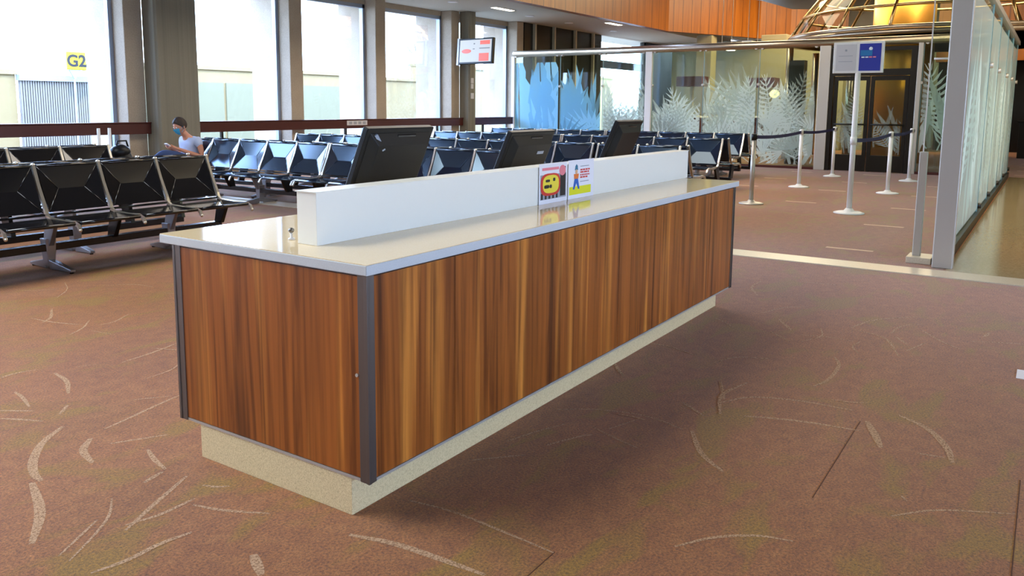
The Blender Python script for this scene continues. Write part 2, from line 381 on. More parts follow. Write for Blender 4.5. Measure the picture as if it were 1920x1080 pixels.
STROKES = [([(1.718,3.393),(1.582,3.294),(1.471,3.147),(1.416,3.025),(1.404,2.951)],0.035),([(1.653,3.804),(1.739,3.672)],0.0149),([(1.607,3.705),(1.655,3.617),(1.699,3.523)],0.0179),([(1.811,4.0),(1.795,3.897),(1.752,3.745)],0.0191),([(2.064,4.119),(2.034,3.95),(1.946,3.772)],0.0237),([(1.863,3.623),(1.783,3.542)],0.0183),([(2.238,3.322),(2.084,3.287),(1.929,3.25),(1.802,3.222)],0.0175),([(2.072,3.446),(2.205,3.344)],0.0108),([(1.735,3.06),(1.924,2.951)],0.016),([(1.718,3.177),(1.635,3.085),(1.594,2.947)],0.0319),([(1.788,2.885),(1.748,2.777),(1.722,2.669)],0.0212),([(2.36,4.006),(2.574,4.034),(2.764,4.088)],0.0169),([(2.481,4.752),(2.61,4.836),(2.738,4.984)],0.0144),([(2.697,4.821),(2.808,4.818),(2.978,4.927)],0.0146),([(2.606,4.739),(2.637,4.534)],0.0095),([(2.532,5.16),(2.628,5.249),(2.741,5.452)],0.0205),([(2.182,4.131),(2.274,4.079)],0.0083),([(1.732,2.552),(1.538,2.457),(1.378,2.374)],0.0191),([(1.641,2.378),(1.504,2.376),(1.397,2.406)],0.016),([(1.609,2.343),(1.646,2.225),(1.72,2.081)],0.0158),([(1.72,2.442),(1.74,2.392),(1.771,2.356)],0.0139),([(1.475,2.614),(1.407,2.515),(1.315,2.436),(1.18,2.347)],0.0109),([(1.364,2.514),(1.175,2.399)],0.0108),([(1.495,2.189),(1.394,2.21),(1.284,2.208),(1.181,2.231)],0.0201),([(1.377,2.966),(1.283,2.723),(1.164,2.538)],0.035),([(1.521,1.921),(1.461,1.812)],0.0334),([(1.611,2.634),(1.702,2.657)],0.0201),([(1.775,1.762),(1.817,1.606),(1.831,1.426),(1.838,1.273)],0.0261),([(2.062,1.759),(2.086,1.579),(2.074,1.353),(2.059,1.169)],0.0126),([(2.455,1.766),(2.617,1.622)],0.0113),([(2.682,1.754),(2.854,1.704),(2.987,1.648)],0.0092),([(2.745,1.6),(2.886,1.541),(2.95,1.499)],0.0151),([(3.115,1.762),(3.22,1.613),(3.275,1.401),(3.226,1.207)],0.0131),([(3.027,1.54),(2.964,1.383),(2.935,1.286)],0.0121),([(3.041,1.47),(3.232,1.408)],0.0093),([(3.632,1.183),(3.791,1.082),(3.872,0.881),(3.886,0.649)],0.0177),([(3.531,1.039),(3.612,0.817),(3.649,0.579)],0.0201),([(3.783,0.575),(3.642,0.519),(3.508,0.473)],0.0334),([(3.949,0.471),(3.838,0.34),(3.663,0.253),(3.514,0.22)],0.0313),([(3.232,1.169),(3.035,1.055),(2.919,0.928)],0.0238),([(3.531,1.327),(3.427,1.186)],0.0171),([(2.31,0.875),(2.436,0.791),(2.525,0.681),(2.557,0.578)],0.0148),([(2.914,0.348),(3.055,0.219),(3.178,-0.002)],0.0114),([(3.536,0.344),(3.552,0.251)],0.0129),([(3.927,1.284),(3.692,1.183)],0.0185),([(5.394,0.95),(5.696,0.862),(5.953,0.644)],0.0201),([(5.357,0.897),(5.26,0.73),(4.919,0.609)],0.0187),([(5.407,0.723),(5.624,0.694),(5.762,0.59)],0.0149),([(5.336,0.683),(5.211,0.608)],0.0189),([(5.058,0.587),(5.3,0.521)],0.0134),([(4.69,0.898),(4.553,0.848),(4.292,0.84),(4.118,0.878)],0.0205),([(5.355,1.383),(5.114,1.236)],0.0242),([(5.012,1.338),(4.864,1.187)],0.0182),([(5.044,1.171),(5.09,1.027),(5.087,0.876)],0.0137),([(5.449,1.514),(5.685,1.436),(5.815,1.308)],0.0154),([(4.208,1.41),(4.37,1.346),(4.453,1.181)],0.0162),([(5.591,0.57),(5.393,0.447),(5.272,0.34)],0.0142),([(5.496,0.303),(5.615,0.043)],0.0145),([(3.097,0.341),(3.064,0.319)],0.0087)]
f.cur = 1; zz = .0008
for pts, wd in STROKES:
    ribbon(f, pts, wd, zz); zz += .000004
rs = random.Random(11)
for i in range(520):
    x = rs.uniform(-2, 19); y = rs.uniform(-3, 12)
    a = rs.uniform(0, math.tau); L = rs.uniform(.12, .55); k = rs.uniform(-.35, .35)
    if x*x+y*y < 12 and y < 2.6: continue
    if 3 < x < 8 and y < 1.8: 
        if rs.random() < .45: continue
    if x > 7.4 and y < .8: continue
    if x > 7.8: L *= .6
    dx, dy = math.cos(a), math.sin(a)
    ribbon(f, [(x, y), (x+dx*L/2-dy*k*L/2, y+dy*L/2+dx*k*L/2), (x+dx*L, y+dy*L)], rs.uniform(.008, .022), zz); zz += .000004
f.cur = 2
for a, b in (((3.766, .598), (2.9, .586)), ((3.493, -.005), (2.5, -.02)), ((2.066, 1.169), (1.7, 1.163))):
    f.box(min(a[0], b[0]), max(a[0], b[0]), a[1]-.0015, a[1]+.0015, 0, .0009)
f.cur = 3   # pale dashes woven in the queue area carpet
for k in range(6):
    for y0 in (1.34, 2.76, 4.2, 5.6):
        x = 8.48+1.95*k+(0 if y0 < 2 else (.1 if k % 2 else 0))
        if y0 > 2 and k < 2: continue
        if y0 == 4.2 and k == 2: continue
        f.box(x-.03, x+.03, y0, y0+.43, 0, .0016)
for k in range(5):
    f.box(20.2+k*1.4, 20.27+k*1.4, -.3, .6, 0, .0016)
f.cur = 4; f.box(7.80, 19.5, -8, .66, 0, .004)
f.cur = 5; f.box(7.47, 7.78, -8, 12.4, 0, .008)
fl = struct('floor', f, ['carpet', 'stroke', 'seam', 'dash', 'terrazzo', 'threshold'])

# ceilings
c = MB(); c.box(-9, 31, 10.32, 13.8, ZC, ZC+.25); struct('ceiling', c, 'ceil')
c = MB(); c.box(-9, 34, -8, 10.06, 6.4, 6.6); struct('ceiling', c, 'ceilhi')
c = MB(); c.box(8, 34, -8, -.9, 4.4, 4.6); struct('ceiling', c, 'ceil')
# curved timber fascia above the seating
fa = MB(); path = [(-9, 10.1), (10, 10.1), (20, 10.1), (24.4, 10.1), (25.6, 9.6), (27, 9.0), (28.5, 8.5), (29.3, 7.7), (29.8, 7.0), (30, 6.0)]
vs = []
for i, (x, y) in enumerate(path):
    top = 6.4 if x < 20 else 5.6 if x < 26 else 4.95 if x < 29 else 4.7
    vs += [(x, y, ZC), (x, y+.2, ZC), (x, y+.2, top), (x, y, top)]
n = len(path)
for i in range(n-1):
    for k in range(4): fa.add([vs[i*4+k], vs[i*4+(k+1) % 4], vs[i*4+4+(k+1) % 4], vs[i*4+4+k]], [(0, 1, 2, 3)])
struct('trim_1', fa, 'fascia')['label'] = 'curved fascia of orange-brown timber boards above the seating'

# left wall: sill, concealed piers beyond the view, header, dark solid part
wl = MB()
_e = [-9.3, -7.3, -4.8, -2.3, .2, 2.7, 5.2, 7.73, 11.22, 13.70, 16.46, 19.47]
for a, b_ in zip(_e[:-1], _e[1:]): wl.box(a+.332, b_-.002, YG-.1, YG+.15, 0, .28); wl.box(a+.332, b_-.002, YG-.05, YG+.12, ZC-.12, ZC)
for x in (5.2, 2.7, .2, -2.3, -4.8, -7.3): wl.box(x, x+.33, YW, YO, 0, ZC)
struct('wall_left', wl, 'fin')
wl = MB(); wl.box(19.85, 24.6, 12.5, 12.75, 0, ZC); wl.box(28.2, 34, 12.5, 12.75, 0, ZC); wl.box(24.6, 28.2, 12.5, 12.75, 0, .3); struct('wall_left', wl, 'darkwall')
tr = MB()
for x in (20.3, 21.4, 22.7, 23.9): tr.box(x, x+.08, 12.42, 12.5, 0, ZC)
struct('trim_2', tr, 'ceil')
# other walls
b = MB(); b.box(-9.2, -9, -8, 13.8, 0, 6.6); struct('wall_back', b, 'dimwall')
b = MB(); b.box(-9, 34, -8.2, -8, 0, 1.2); b.box(-9, 34, -8.2, -8, 2.3, 6.6); b.box(-9, -6, -8.2, -8, 1.2, 2.3); b.box(10, 34, -8.2, -8, 1.2, 2.3); struct('wall_right', b, 'dimwall')
o = D.objects.new('window_14', None); C.objects.link(o); o.location = (2, -8.1, 1.2); o['kind'] = 'structure'  # unseen window strip, added and sized to throw fill onto the counter front
fr = MB()
for k in range(5): fr.box(-8+4*k-.04, -8+4*k+.04, -.05, .05, 0, 1.1)
fr.build('frame', 'frame', o)
p = MB(); p.box(-8, 8, -.006, .006, 0, 1.1); p.build('pane', 'winglass', o)
b = MB(); b.box(34, 34.2, -8, 13.8, 0, 6.6); struct('wall_front', b, 'wallpaint')
b = MB(); b.box(-9.2, 34, 10.3, 10.5, ZC+.25, 6.6); struct('wall_left', b, 'wallpaint')
# far end of the concourse on the right: timber bulkhead and dark opening
b = MB(); b.box(30, 30.4, -6, 3.3, 2.85, 6.4); struct('trim_3', b, 'fascia')
b = MB(); b.box(30.9, 31.1, -6, 3.3, 0, 2.9); struct('wall_front', b, 'darkwall')
b = MB(); b.box(29.2, 29.6, 3.3, 11.9, 0, 3.7); struct('wall_front', b, 'olivewall')

# windows: frames and panes between the fins
FX = [7.73, 11.22, 13.70, 16.46, 19.47]
allx = [-9.3, -7.3, -4.8, -2.3, .2, 2.7, 5.2]+FX
wi = 0
for a, b_ in zip(allx[:-1], allx[1:]):
    wi += 1
    x0, x1 = a+.33, b_
    o = D.objects.new('window_%d' % wi, None); C.objects.link(o); o.location = ((x0+x1)/2, YG, .28); o['kind'] = 'structure'
    cx = (x0+x1)/2; fr = MB()
    for s in (x0, x1-.07): fr.box(s-cx, s+.07-cx, -.05, .05, 0, 3.3)
    fr.box(x0-cx, x1-cx, -.05, .05, 0, .07); fr.box(x0-cx, x1-cx, -.05, .05, 3.22, 3.3)
    fr.build('frame', 'frame', o)
    p = MB(); p.box(x0+.07-cx, x1-.07-cx, -.006, .006, .07, 3.22); p.build('pane', 'winglass', o)
o = D.objects.new('window_13', None); C.objects.link(o); o.location = (26.4, 12.6, .3); o['kind'] = 'structure'
fr = MB(); fr.box(-1.8, -1.7, -.05, .05, 0, 3.4); fr.box(1.7, 1.8, -.05, .05, 0, 3.4); fr.box(-1.8, 1.8, -.05, .05, 2.35, 2.6); fr.build('frame', 'doorframe', o)
p = MB(); p.box(-1.7, 1.7, -.006, .006, 0, 3.4); p.build('pane', 'winglass', o)

FL = ['rough concrete fin behind the left side of the big pillar with the seated person', 'rough concrete fin between the tall window right of the seated person and the next window',
      'rough concrete fin behind the first monitor, crossed by the timber rail', 'rough concrete fin just left of the pillar with the television', 'rough concrete fin at the left end of the etched glass partition']
for x, lb in zip(FX, FL):
    q = MB(); q.box(x, x+.33, YW, YO, 0, ZC); o = q.build('concrete_fin', 'fin', bevel=.012)
    tag(o, lb, 'column', 'concrete fins of the window wall')
def pillar(x0, x1, y0, y1, lb):
    q = MB(); ch = .035
    pr = [(x0+ch, y0), (x1-ch, y0), (x1, y0+ch), (x1, y1), (x0, y1), (x0, y0+ch)]
    q.add([(x, y, 0) for x, y in pr]+[(x, y, ZC) for x, y in pr], [tuple(range(6))[::-1], tuple(range(6, 12))]+[(i, (i+1) % 6, 6+(i+1) % 6, 6+i) for i in range(6)])
    return tag(q.build('concrete_pillar', 'pillar'), lb, 'column', 'concrete pillars')
pillar(8.0605, 8.86, 12.15, 12.5, 'wide board-marked concrete pillar behind the seated person')
pillar(16.80, 17.10, 12.2, 12.5, 'slim concrete pillar carrying the television screen')
# the small signs on the slim pillar
for z, s in ((2.0, .11), (1.86, .1), (1.62, .12)):
    q = MB(); q.box(16.86, 16.86+s, 12.185, 12.2, z-s*.6, z+s*.6)
    o = q.build('wall_switch_plate', 'sign_grey'); tag(o, {2.0: 'topmost small grey plate on the slim pillar below the television', 1.86: 'middle small grey plate on the slim pillar below the television', 1.62: 'lowest small grey plate on the slim pillar below the television'}[z], 'plate', 'plates on the slim pillar')
# timber hand rail along the windows
for x0, x1, lb in ((-9, 8.05, 'dark mahogany rail along the windows left of the big pillar'), (8.88, 16.78, 'long dark mahogany rail between the two pillars'), (17.12, 19.1, 'short dark mahogany rail between the slim pillar and the glass partition')):
    r = thing('window_rail', lb, 'rail', (x0, 12.4, .0), 0, 'timber rails along the windows')
    q = MB(); q.box(0, x1-x0, -.03, .05, .88, 1.055); q.build('rail_board', 'mahogany', r, bevel=.01)
    q = MB(); q.box(0, x1-x0, -.045, .06, 1.055, 1.075); q.build('rail_cap', 'mahogany', r, bevel=.005)
    k = x0+.6 
    while k < x1:
        q = MB(); q.box(k-x0-.02, k-x0+.02, .0, .05, 0, .88); q.build('post', 'doorframe', r); k += 3.15
q = MB(); q.box(0, .62, -.004, .004, 0, .10); q.cur = 1
for i in range(4): q.box(.06+.14*i, .15+.14*i, -.006, 0, .02, .08)
tag(q.build('notice', ['sign_grey', 'print_grey'], loc=(12.62, 12.365, .945)), 'small grey notice fixed to the dark rail, left of the first monitor', 'notice')

# soffit lights
for i, (x, y, lb) in enumerate(((15.1, 11.43, 'small round soffit light nearest the top edge of the photo'), (18.5, 11.5, 'small round soffit light above the left end of the glass partition'), (20.6, 11.5, 'small round soffit light beyond the partition, before the dark wall'), (23.4, 11.5, 'farthest small round soffit light, near the far window'))):
    t = thing('recessed_downlight', lb, 'ceiling light', (x, y, ZC), 0, 'recessed lights in the soffit')
    q = MB(); q.lathe([(.09, -.012), (.12, -.012), (.12, 0), (.09, 0)], n=16); q.build('trim_ring', 'whitepaint', t)
    q = MB(); q.lathe([(.085, -.006), (.085, 0)], n=16); q.build('lens', 'lamp', t)
for x, y, lb in ((16.8, 11.2, 'pale oblong light set in the soffit above the television'), (21.4, 10.5, 'pale oblong light set in the soffit close to the timber fascia')):
    t = thing('oblong_light', lb, 'ceiling light', (x, y, ZC), 0, 'oblong lights in the soffit')
    q = MB(); q.box(-.45, .45, -.1, .1, -.015, 0); q.build('housing', 'whitepaint', t, bevel=.004)
    q = MB(); q.box(-.4, .4, -.07, .07, -.02, -.014); q.build('lens', 'lamp', t)

# ------------------------------------------------------------------ outside
g = MB(); g.box(-60, 90, 13.8, 90, -.6, -.4); o = g.build('apron_ground', 'tarmac'); o['kind'] = 'structure'
def ext(x0, x1, z1, y=22., m='extwall', pan=None, lb='', cap=True):
    t = thing('exterior_wall', lb, 'wall', (x0, y, -.4), 0, 'pale walls outside the windows')
    q = MB(); q.box(0, x1-x0, 0, .4, 0, z1+.4); q.build('wall_slab', m, t)
    if cap: q = MB(); q.box(-.02, x1-x0+.02, -.06, .45, z1+.4, z1+.52); q.build('coping', 'extwall', t)
    if pan:
        for p0, p1 in pan:
            q = MB(); q.box(p0-x0, p1-x0, -.05, 0, .4, z1+.0); q.build('panel', 'extpanel', t)
    return t
ext(-14, 10.55, 2.1, lb='pale exterior wall outside the leftmost window, left of the ribbed gate')
ext(12.53, 24.6, 2.45, pan=((14.0, 16.9), (17.0, 19.9), (20.0, 22.2)), lb='pale green exterior wall with mint panels outside the middle windows')
ext(24.65, 26.6, 2.35, lb='short lower pale exterior wall seen through the third window')
ext(26.65, 45, 3.0, lb='taller pale exterior wall outside the window behind the television')
t = thing('ribbed_gate', 'blue-grey ribbed metal gate outside the leftmost window', 'gate', (10.585, 21.9, -.4))
q = MB()
for i in range(30): q.box(i*.0625+.02, i*.0625+.055, -.03, .05, 0, 2.35)
q.box(0, 1.9, .02, .06, 0, 2.35); q.build('ribbed_sheet', 'rolldoor', t)
q = MB(); q.box(-.02, 1.9, -.08, .12, 2.35, 2.5); q.build('top_beam', 'frame', t)
t = thing('gate_number_sign', 'yellow airport gate number sign above the ribbed gate', 'sign', (11.82, 21.4, 2.1))
q = MB(); q.box(-.26, .26, -.05, .05, .15, .62); q.build('sign_box', 'yellow', t, bevel=.02)
q = MB(); q.add([(-.2, -.03, .15), (.12, -.03, .15), (-.06, -.03, -.1), (-.2, .03, .15), (.12, .03, .15), (-.06, .03, -.1)], [(0, 1, 2), (5, 4, 3), (0, 3, 4, 1), (1, 4, 5, 2), (2, 5, 3, 0)]); q.build('bracket', 'frame', t)
q = MB(); q.tube([(-.06, 0, -.1), (-.06, 0, -2.5)], .014); q.build('post', 'mast', t)
text_mesh('G2', .42, 'lettering', 'print_black', t, Matrix.Translation((.0, -.055, .37)) @ Matrix.Rotation(math.pi/2, 4, 'X'))
for px, z1, lb in ((17.1, 5.3, 'leftmost of the three faint masts outside the second window'), (18.0, 5.2, 'middle of the three faint masts outside the second window'), (19.4, 5.0, 'rightmost of the three faint masts outside the second window'), (27.6, 7.4, 'faint mast outside the third window')):
    t = thing('lattice_mast', lb, 'mast', (px*1.1, 25, -.4), 0, 'masts outside the windows')
    q = MB(); q.tube([(0, 0, 0), (0, 0, z1)], .035); q.build('pole', 'mast', t)
    q = MB(); q.tube([(-.5, 0, z1-1.2), (.5, 0, z1-1.2)], .02)
    for s in (-.4, 0, .4): q.tube([(s, 0, z1-1.2), (s, 0, z1-.9)], .03)
    q.build('crossarm', 'mast', t)
t = thing('ring_aerial', 'round ring aerial on a short frame outside the third window', 'aerial', (26.3, 21.9, 3.0))
q = MB(); q.tube([(.45*math.cos(a*math.tau/20), 0, .95+.45*math.sin(a*math.tau/20)) for a in range(21)], .04, caps=False); q.build('ring', 'frame', t)
q = MB(); q.tube([(-.4, 0, -.2), (0, 0, .95), (.4, 0, -.2)], .035); q.build('frame', 'frame', t)

# ================================================================== SERVICE COUNTER
X0, X1, Y0, Y1, ZB, ZT = 1.868, 5.50, 1.758, 2.762, .136, .834
ct = thing('service_counter', 'long wood-fronted gate counter with cream top, in the centre foreground', 'counter', (X0, Y0, 0))
LX, LY = X1-X0, Y1-Y0
q = MB(); q.box(.004, LX-.04, .085, LY-.11, 0, ZB-.001); q.build('plinth', 'plinth', ct, bevel=.002)
q = MB(); q.box(.012, LX-.012, .012, LY-.012, ZB+.008, ZT-.002); q.build('carcass', 'darksteel', ct)
q = MB(); q.box(.0, LX, .0, LY, ZB, ZB+.01); q.build('bottom_trim', 'steel', ct)
seams = [0.03, .467, 1.85, 3.17, LX-.02]
for i in range(4):
    a, b_ = seams[i]+.0015, seams[i+1]-.0015
    q = MB(); q.box(a, b_, .0, .012, ZB+.012, ZT-.006); q.build('front_panel', 'wood', ct, bevel=.001)
q = MB(); q.box(0, .012, .035, LY-.03, ZB+.012, ZT-.006); q.build('end_panel', 'wood', ct, bevel=.001)
q = MB(); q.box(LX-.012, LX, .035, LY-.03, ZB+.012, ZT-.006); q.build('end_panel', 'wood', ct)
q = MB(); q.box(.03, LX-.03, LY-.012, LY, ZB+.012, ZT-.006); q.build('rear_panel', 'wood', ct)
for (x, y, lab) in ((0, 0, 1), (LX, 0, 0), (0, LY, 0), (LX, LY, 0)):
    q = MB(); sx = -1 if x else 1; sy = -1 if y else 1
    q.box(x-sx*.003, x+sx*.032, y-sy*.003, y+sy*.012, ZB, ZT-.001); q.box(x-sx*.003, x+sx*.012, y-sy*.003, y+sy*.038, ZB, ZT-.001)
    q.box(x-sx*.006, x+sx*.006, y-sy*.006, y+sy*.006, ZB, ZT-.001)
    q.build('corner_trim', 'darksteel', ct, bevel=.001)
sl = MB(); sl.box(-.008, LX+.065, -.008, LY+.082, ZT, .868); s_ = sl.build('countertop', 'edge', ct, bevel=.003)
q = MB(); q.box(-.006, LX+.063, -.006, LY+.080, .868, .8705); q.build('countertop_surface', 'slab', ct)
# upstand along the counter
q = MB(); q.box(2.018-X0, 5.60-X0, 2.135-Y0, 2.235-Y0, .8705, 1.061); q.build('upstand', 'upstand', ct, bevel=.002)
q = MB(); q.box(2.012-X0, 5.602-X0, 2.131-Y0, 2.239-Y0, 1.061, 1.065); q.build('upstand_cap', 'upstand', ct, bevel=.001)
q = MB(); q.lathe([(.006, -.002), (.006, .002)], n=12); sc_ = q.build('lock', 'steel', ct, xf=Matrix.Translation((-.004, .045, .50)) @ Matrix.Rotation(math.pi/2, 4, 'Y'))
# small silver fitting
t = thing('silver_fitting', 'small silver fitting standing on the countertop at the left end of the white upstand', 'fitting', (2.06, 2.315, .8705))
q = MB(); q.lathe([(.013, 0), (.013, .006), (.005, .009), (.005, .03)], n=14); q.build('base', 'whitepaint', t)
q = MB(); q.ball((0, 0, .036), .011, 8, (1, 1, .9)); q.build('cap', 'darksteel', t)

# posters
def poster(name, x0, x1, z0, z1, lb):
    t = thing(name, lb, 'poster', (x0, 2.1290, z0))
    w_, h_ = x1-x0, z1-z0
    q = MB(); q.box(0, w_, 0, .0012, 0, h_); q.build('sheet', 'paper', t)
    return t, w_, h_
def shp(t, name, m, pts, k=1):  # flat printed shape, pts in metres on the sheet
    q = MB(); y = -.0004*k; n = len(pts)
    q.add([(x, y, z) for x, z in pts]+[(x, y+.0003*k, z) for x, z in pts], [tuple(range(n)), tuple(range(n, 2*n))[::-1]]+[(i, n+i, n+(i+1) % n, (i+1) % n) for i in range(n)])
    return q.build(name, m, t)
def rectp(x0, x1, z0, z1): return [(x0, z0), (x1, z0), (x1, z1), (x0, z1)]
def ell(cx, cz, rx, rz, n=18, sq=1.): 
    return [(cx+rx*math.copysign(abs(math.cos(a))**sq, math.cos(a)), cz+rz*math.copysign(abs(math.sin(a))**sq, math.sin(a))) for a in [i*math.tau/n for i in range(n)]]
t, w_, h_ = poster('poster', 3.535, 3.825, .8712, 1.078, 'poster with a red and yellow cartoon bubble propped on the white upstand')
shp(t, 'printed_photo', 'print_grey', rectp(.012, .278, .022, .15), 1)
for i in range(5): shp(t, 'printed_legs', 'print_black', rectp(.02+i*.038, .038+i*.038, .024, .055), 2)
shp(t, 'printed_dark_figure', 'print_black', rectp(.215, .272, .03, .185), 2)
shp(t, 'printed_flower', 'print_pink', ell(.238, .165, .034, .028), 3)
shp(t, 'printed_heading', 'print_pink', rectp(.03, .2, .172, .186), 2)
shp(t, 'printed_red_bubble', 'print_red', ell(.115, .098, .10, .058, 22, .6), 3)
shp(t, 'printed_yellow_bubble', 'print_yellow', ell(.118, .100, .082, .047, 22, .7), 4)
for x, z, a, b_ in ((.085, .118, .022, .007), (.15, .122, .012, .009), (.075, .088, .026, .009), (.115, .088, .012, .009)): shp(t, 'printed_word', 'print_black', ell(x, z, a, b_, 12, .5), 5)
t, w_, h_ = poster('poster', 3.838, 4.132, .8712, 1.082, 'white poster with a figure in blue trousers over a yellow strip')
shp(t, 'printed_yellow_strip', 'print_lime', rectp(.012, .262, .022, .066), 1)
shp(t, 'printed_hat', 'print_teal', [(.072, .155), (.108, .155), (.104, .178), (.09, .188), (.078, .178)], 2)
shp(t, 'printed_head', 'print_skin', ell(.09, .146, .013, .013), 3)
shp(t, 'printed_torso', 'print_orange', [(.066, .108), (.112, .108), (.118, .135), (.062, .135)], 2)
shp(t, 'printed_trousers', 'print_blue', [(.070, .108), (.108, .108), (.128, .052), (.112, .05), (.090, .085), (.068, .05), (.052, .052)], 3)
for i, (x1_, z) in enumerate(((.245, .150), (.235, .137), (.245, .122), (.22, .109))): 
    x = .135
    while x < x1_:
        wq = .012+.012*((i*7+int(x*500)) % 3); shp(t, 'printed_lettering', 'print_red' if i < 4 else 'print_grey', rectp(x, min(x+wq, x1_), z, z+.0085), 2); x += wq+.006
shp(t, 'printed_lettering', 'print_grey', rectp(.135, .235, .172, .176), 2); shp(t, 'printed_lettering', 'print_grey', rectp(.135, .235, .088, .092), 2)

# monitors (backs towards the camera)
def monitor(x0, x1, yt, ztop, kind, lb):
    wd = x1-x0; t = thing('computer_monitor', lb, 'monitor', ((x0+x1)/2, yt+.16, .8705), 0, 'monitors on the counter')
    hgt = .31; tilt = math.radians(24); zt = ztop-.8705
    # local frame: back surface, origin at the top edge centre
    R = Matrix.Translation((0, -.16, zt)) @ Matrix.Rotation(tilt, 4, 'X')
    def B(mb, name, m, bv=0): return mb.build(name, m, t, bevel=bv, xf=R)
    q = MB(); q.box(-wd/2, wd/2, 0, .032, -hgt, 0); B(q, 'bezel', 'black', .005)
    q = MB(); q.box(-wd/2+.015, wd/2-.015, .032, .0335, -hgt+.015, -.015); B(q, 'screen', 'darkwall')
    q = MB(); a, b_ = .045, .07
    q.hexa([(-wd/2+.02, 0, -hgt+.015), (wd/2-.02, 0, -hgt+.015), (wd/2-.02, 0, -.02), (-wd/2+.02, 0, -.02), (-wd/2+a+.02, -.032, -hgt+a), (wd/2-a, -.032, -hgt+a), (wd/2-a, -.032, -b_), (-wd/2+a+.02, -.032, -b_)])
    B(q, 'back_cover', 'black', .004)
    q = MB(); q.box(-.03, .10, -.012, .0, -.058, -.028); B(q, 'handle_recess', 'beam', .004)
    if kind == 0:
        q = MB(); q.hexa([(-wd/2+.045, -.003, -.03), (-wd/2+.06, -.003, -.022), (-wd/2+.115, -.020, -.088), (-wd/2+.10, -.020, -.096), (-wd/2+.045, -.010, -.03), (-wd/2+.06, -.010, -.022), (-wd/2+.115, -.034, -.088), (-wd/2+.10, -.034, -.096)]); B(q, 'cable_clip', 'frame')
    if kind == 1:
        q = MB(); q.box(.06, .13, -.034, -.031, -.13, -.112); B(q, 'rating_label', 'print_grey')
    q = MB(); q.tube([(0, -.01, .012), (0, -.005, zt-.26)], [.03, .022], 12); q.build('stand_neck', 'black', t)
    q = MB(); q.lathe([(.11, 0), (.11, .008), (.05, .016)], n=24); q.build('base', 'black', t)
monitor(2.63, 3.09, 2.45, 1.268, 0, 'black monitor seen from behind, nearest the left end of the counter')
monitor(3.79, 4.27, 2.46, 1.225, 1, 'black monitor seen from behind, just left of and behind the posters')
monitor(5.11, 5.52, 2.45, 1.268, 2, 'black monitor seen from behind, nearest the right end of the counter')

# white floor sticker at the right edge
q = MB(); q.box(4.86, 5.03, -.09, .055, 0, .0022); tag(q.build('floor_sticker', 'paper'), 'small white square sticker on the carpet at the right edge of the photo', 'sticker')

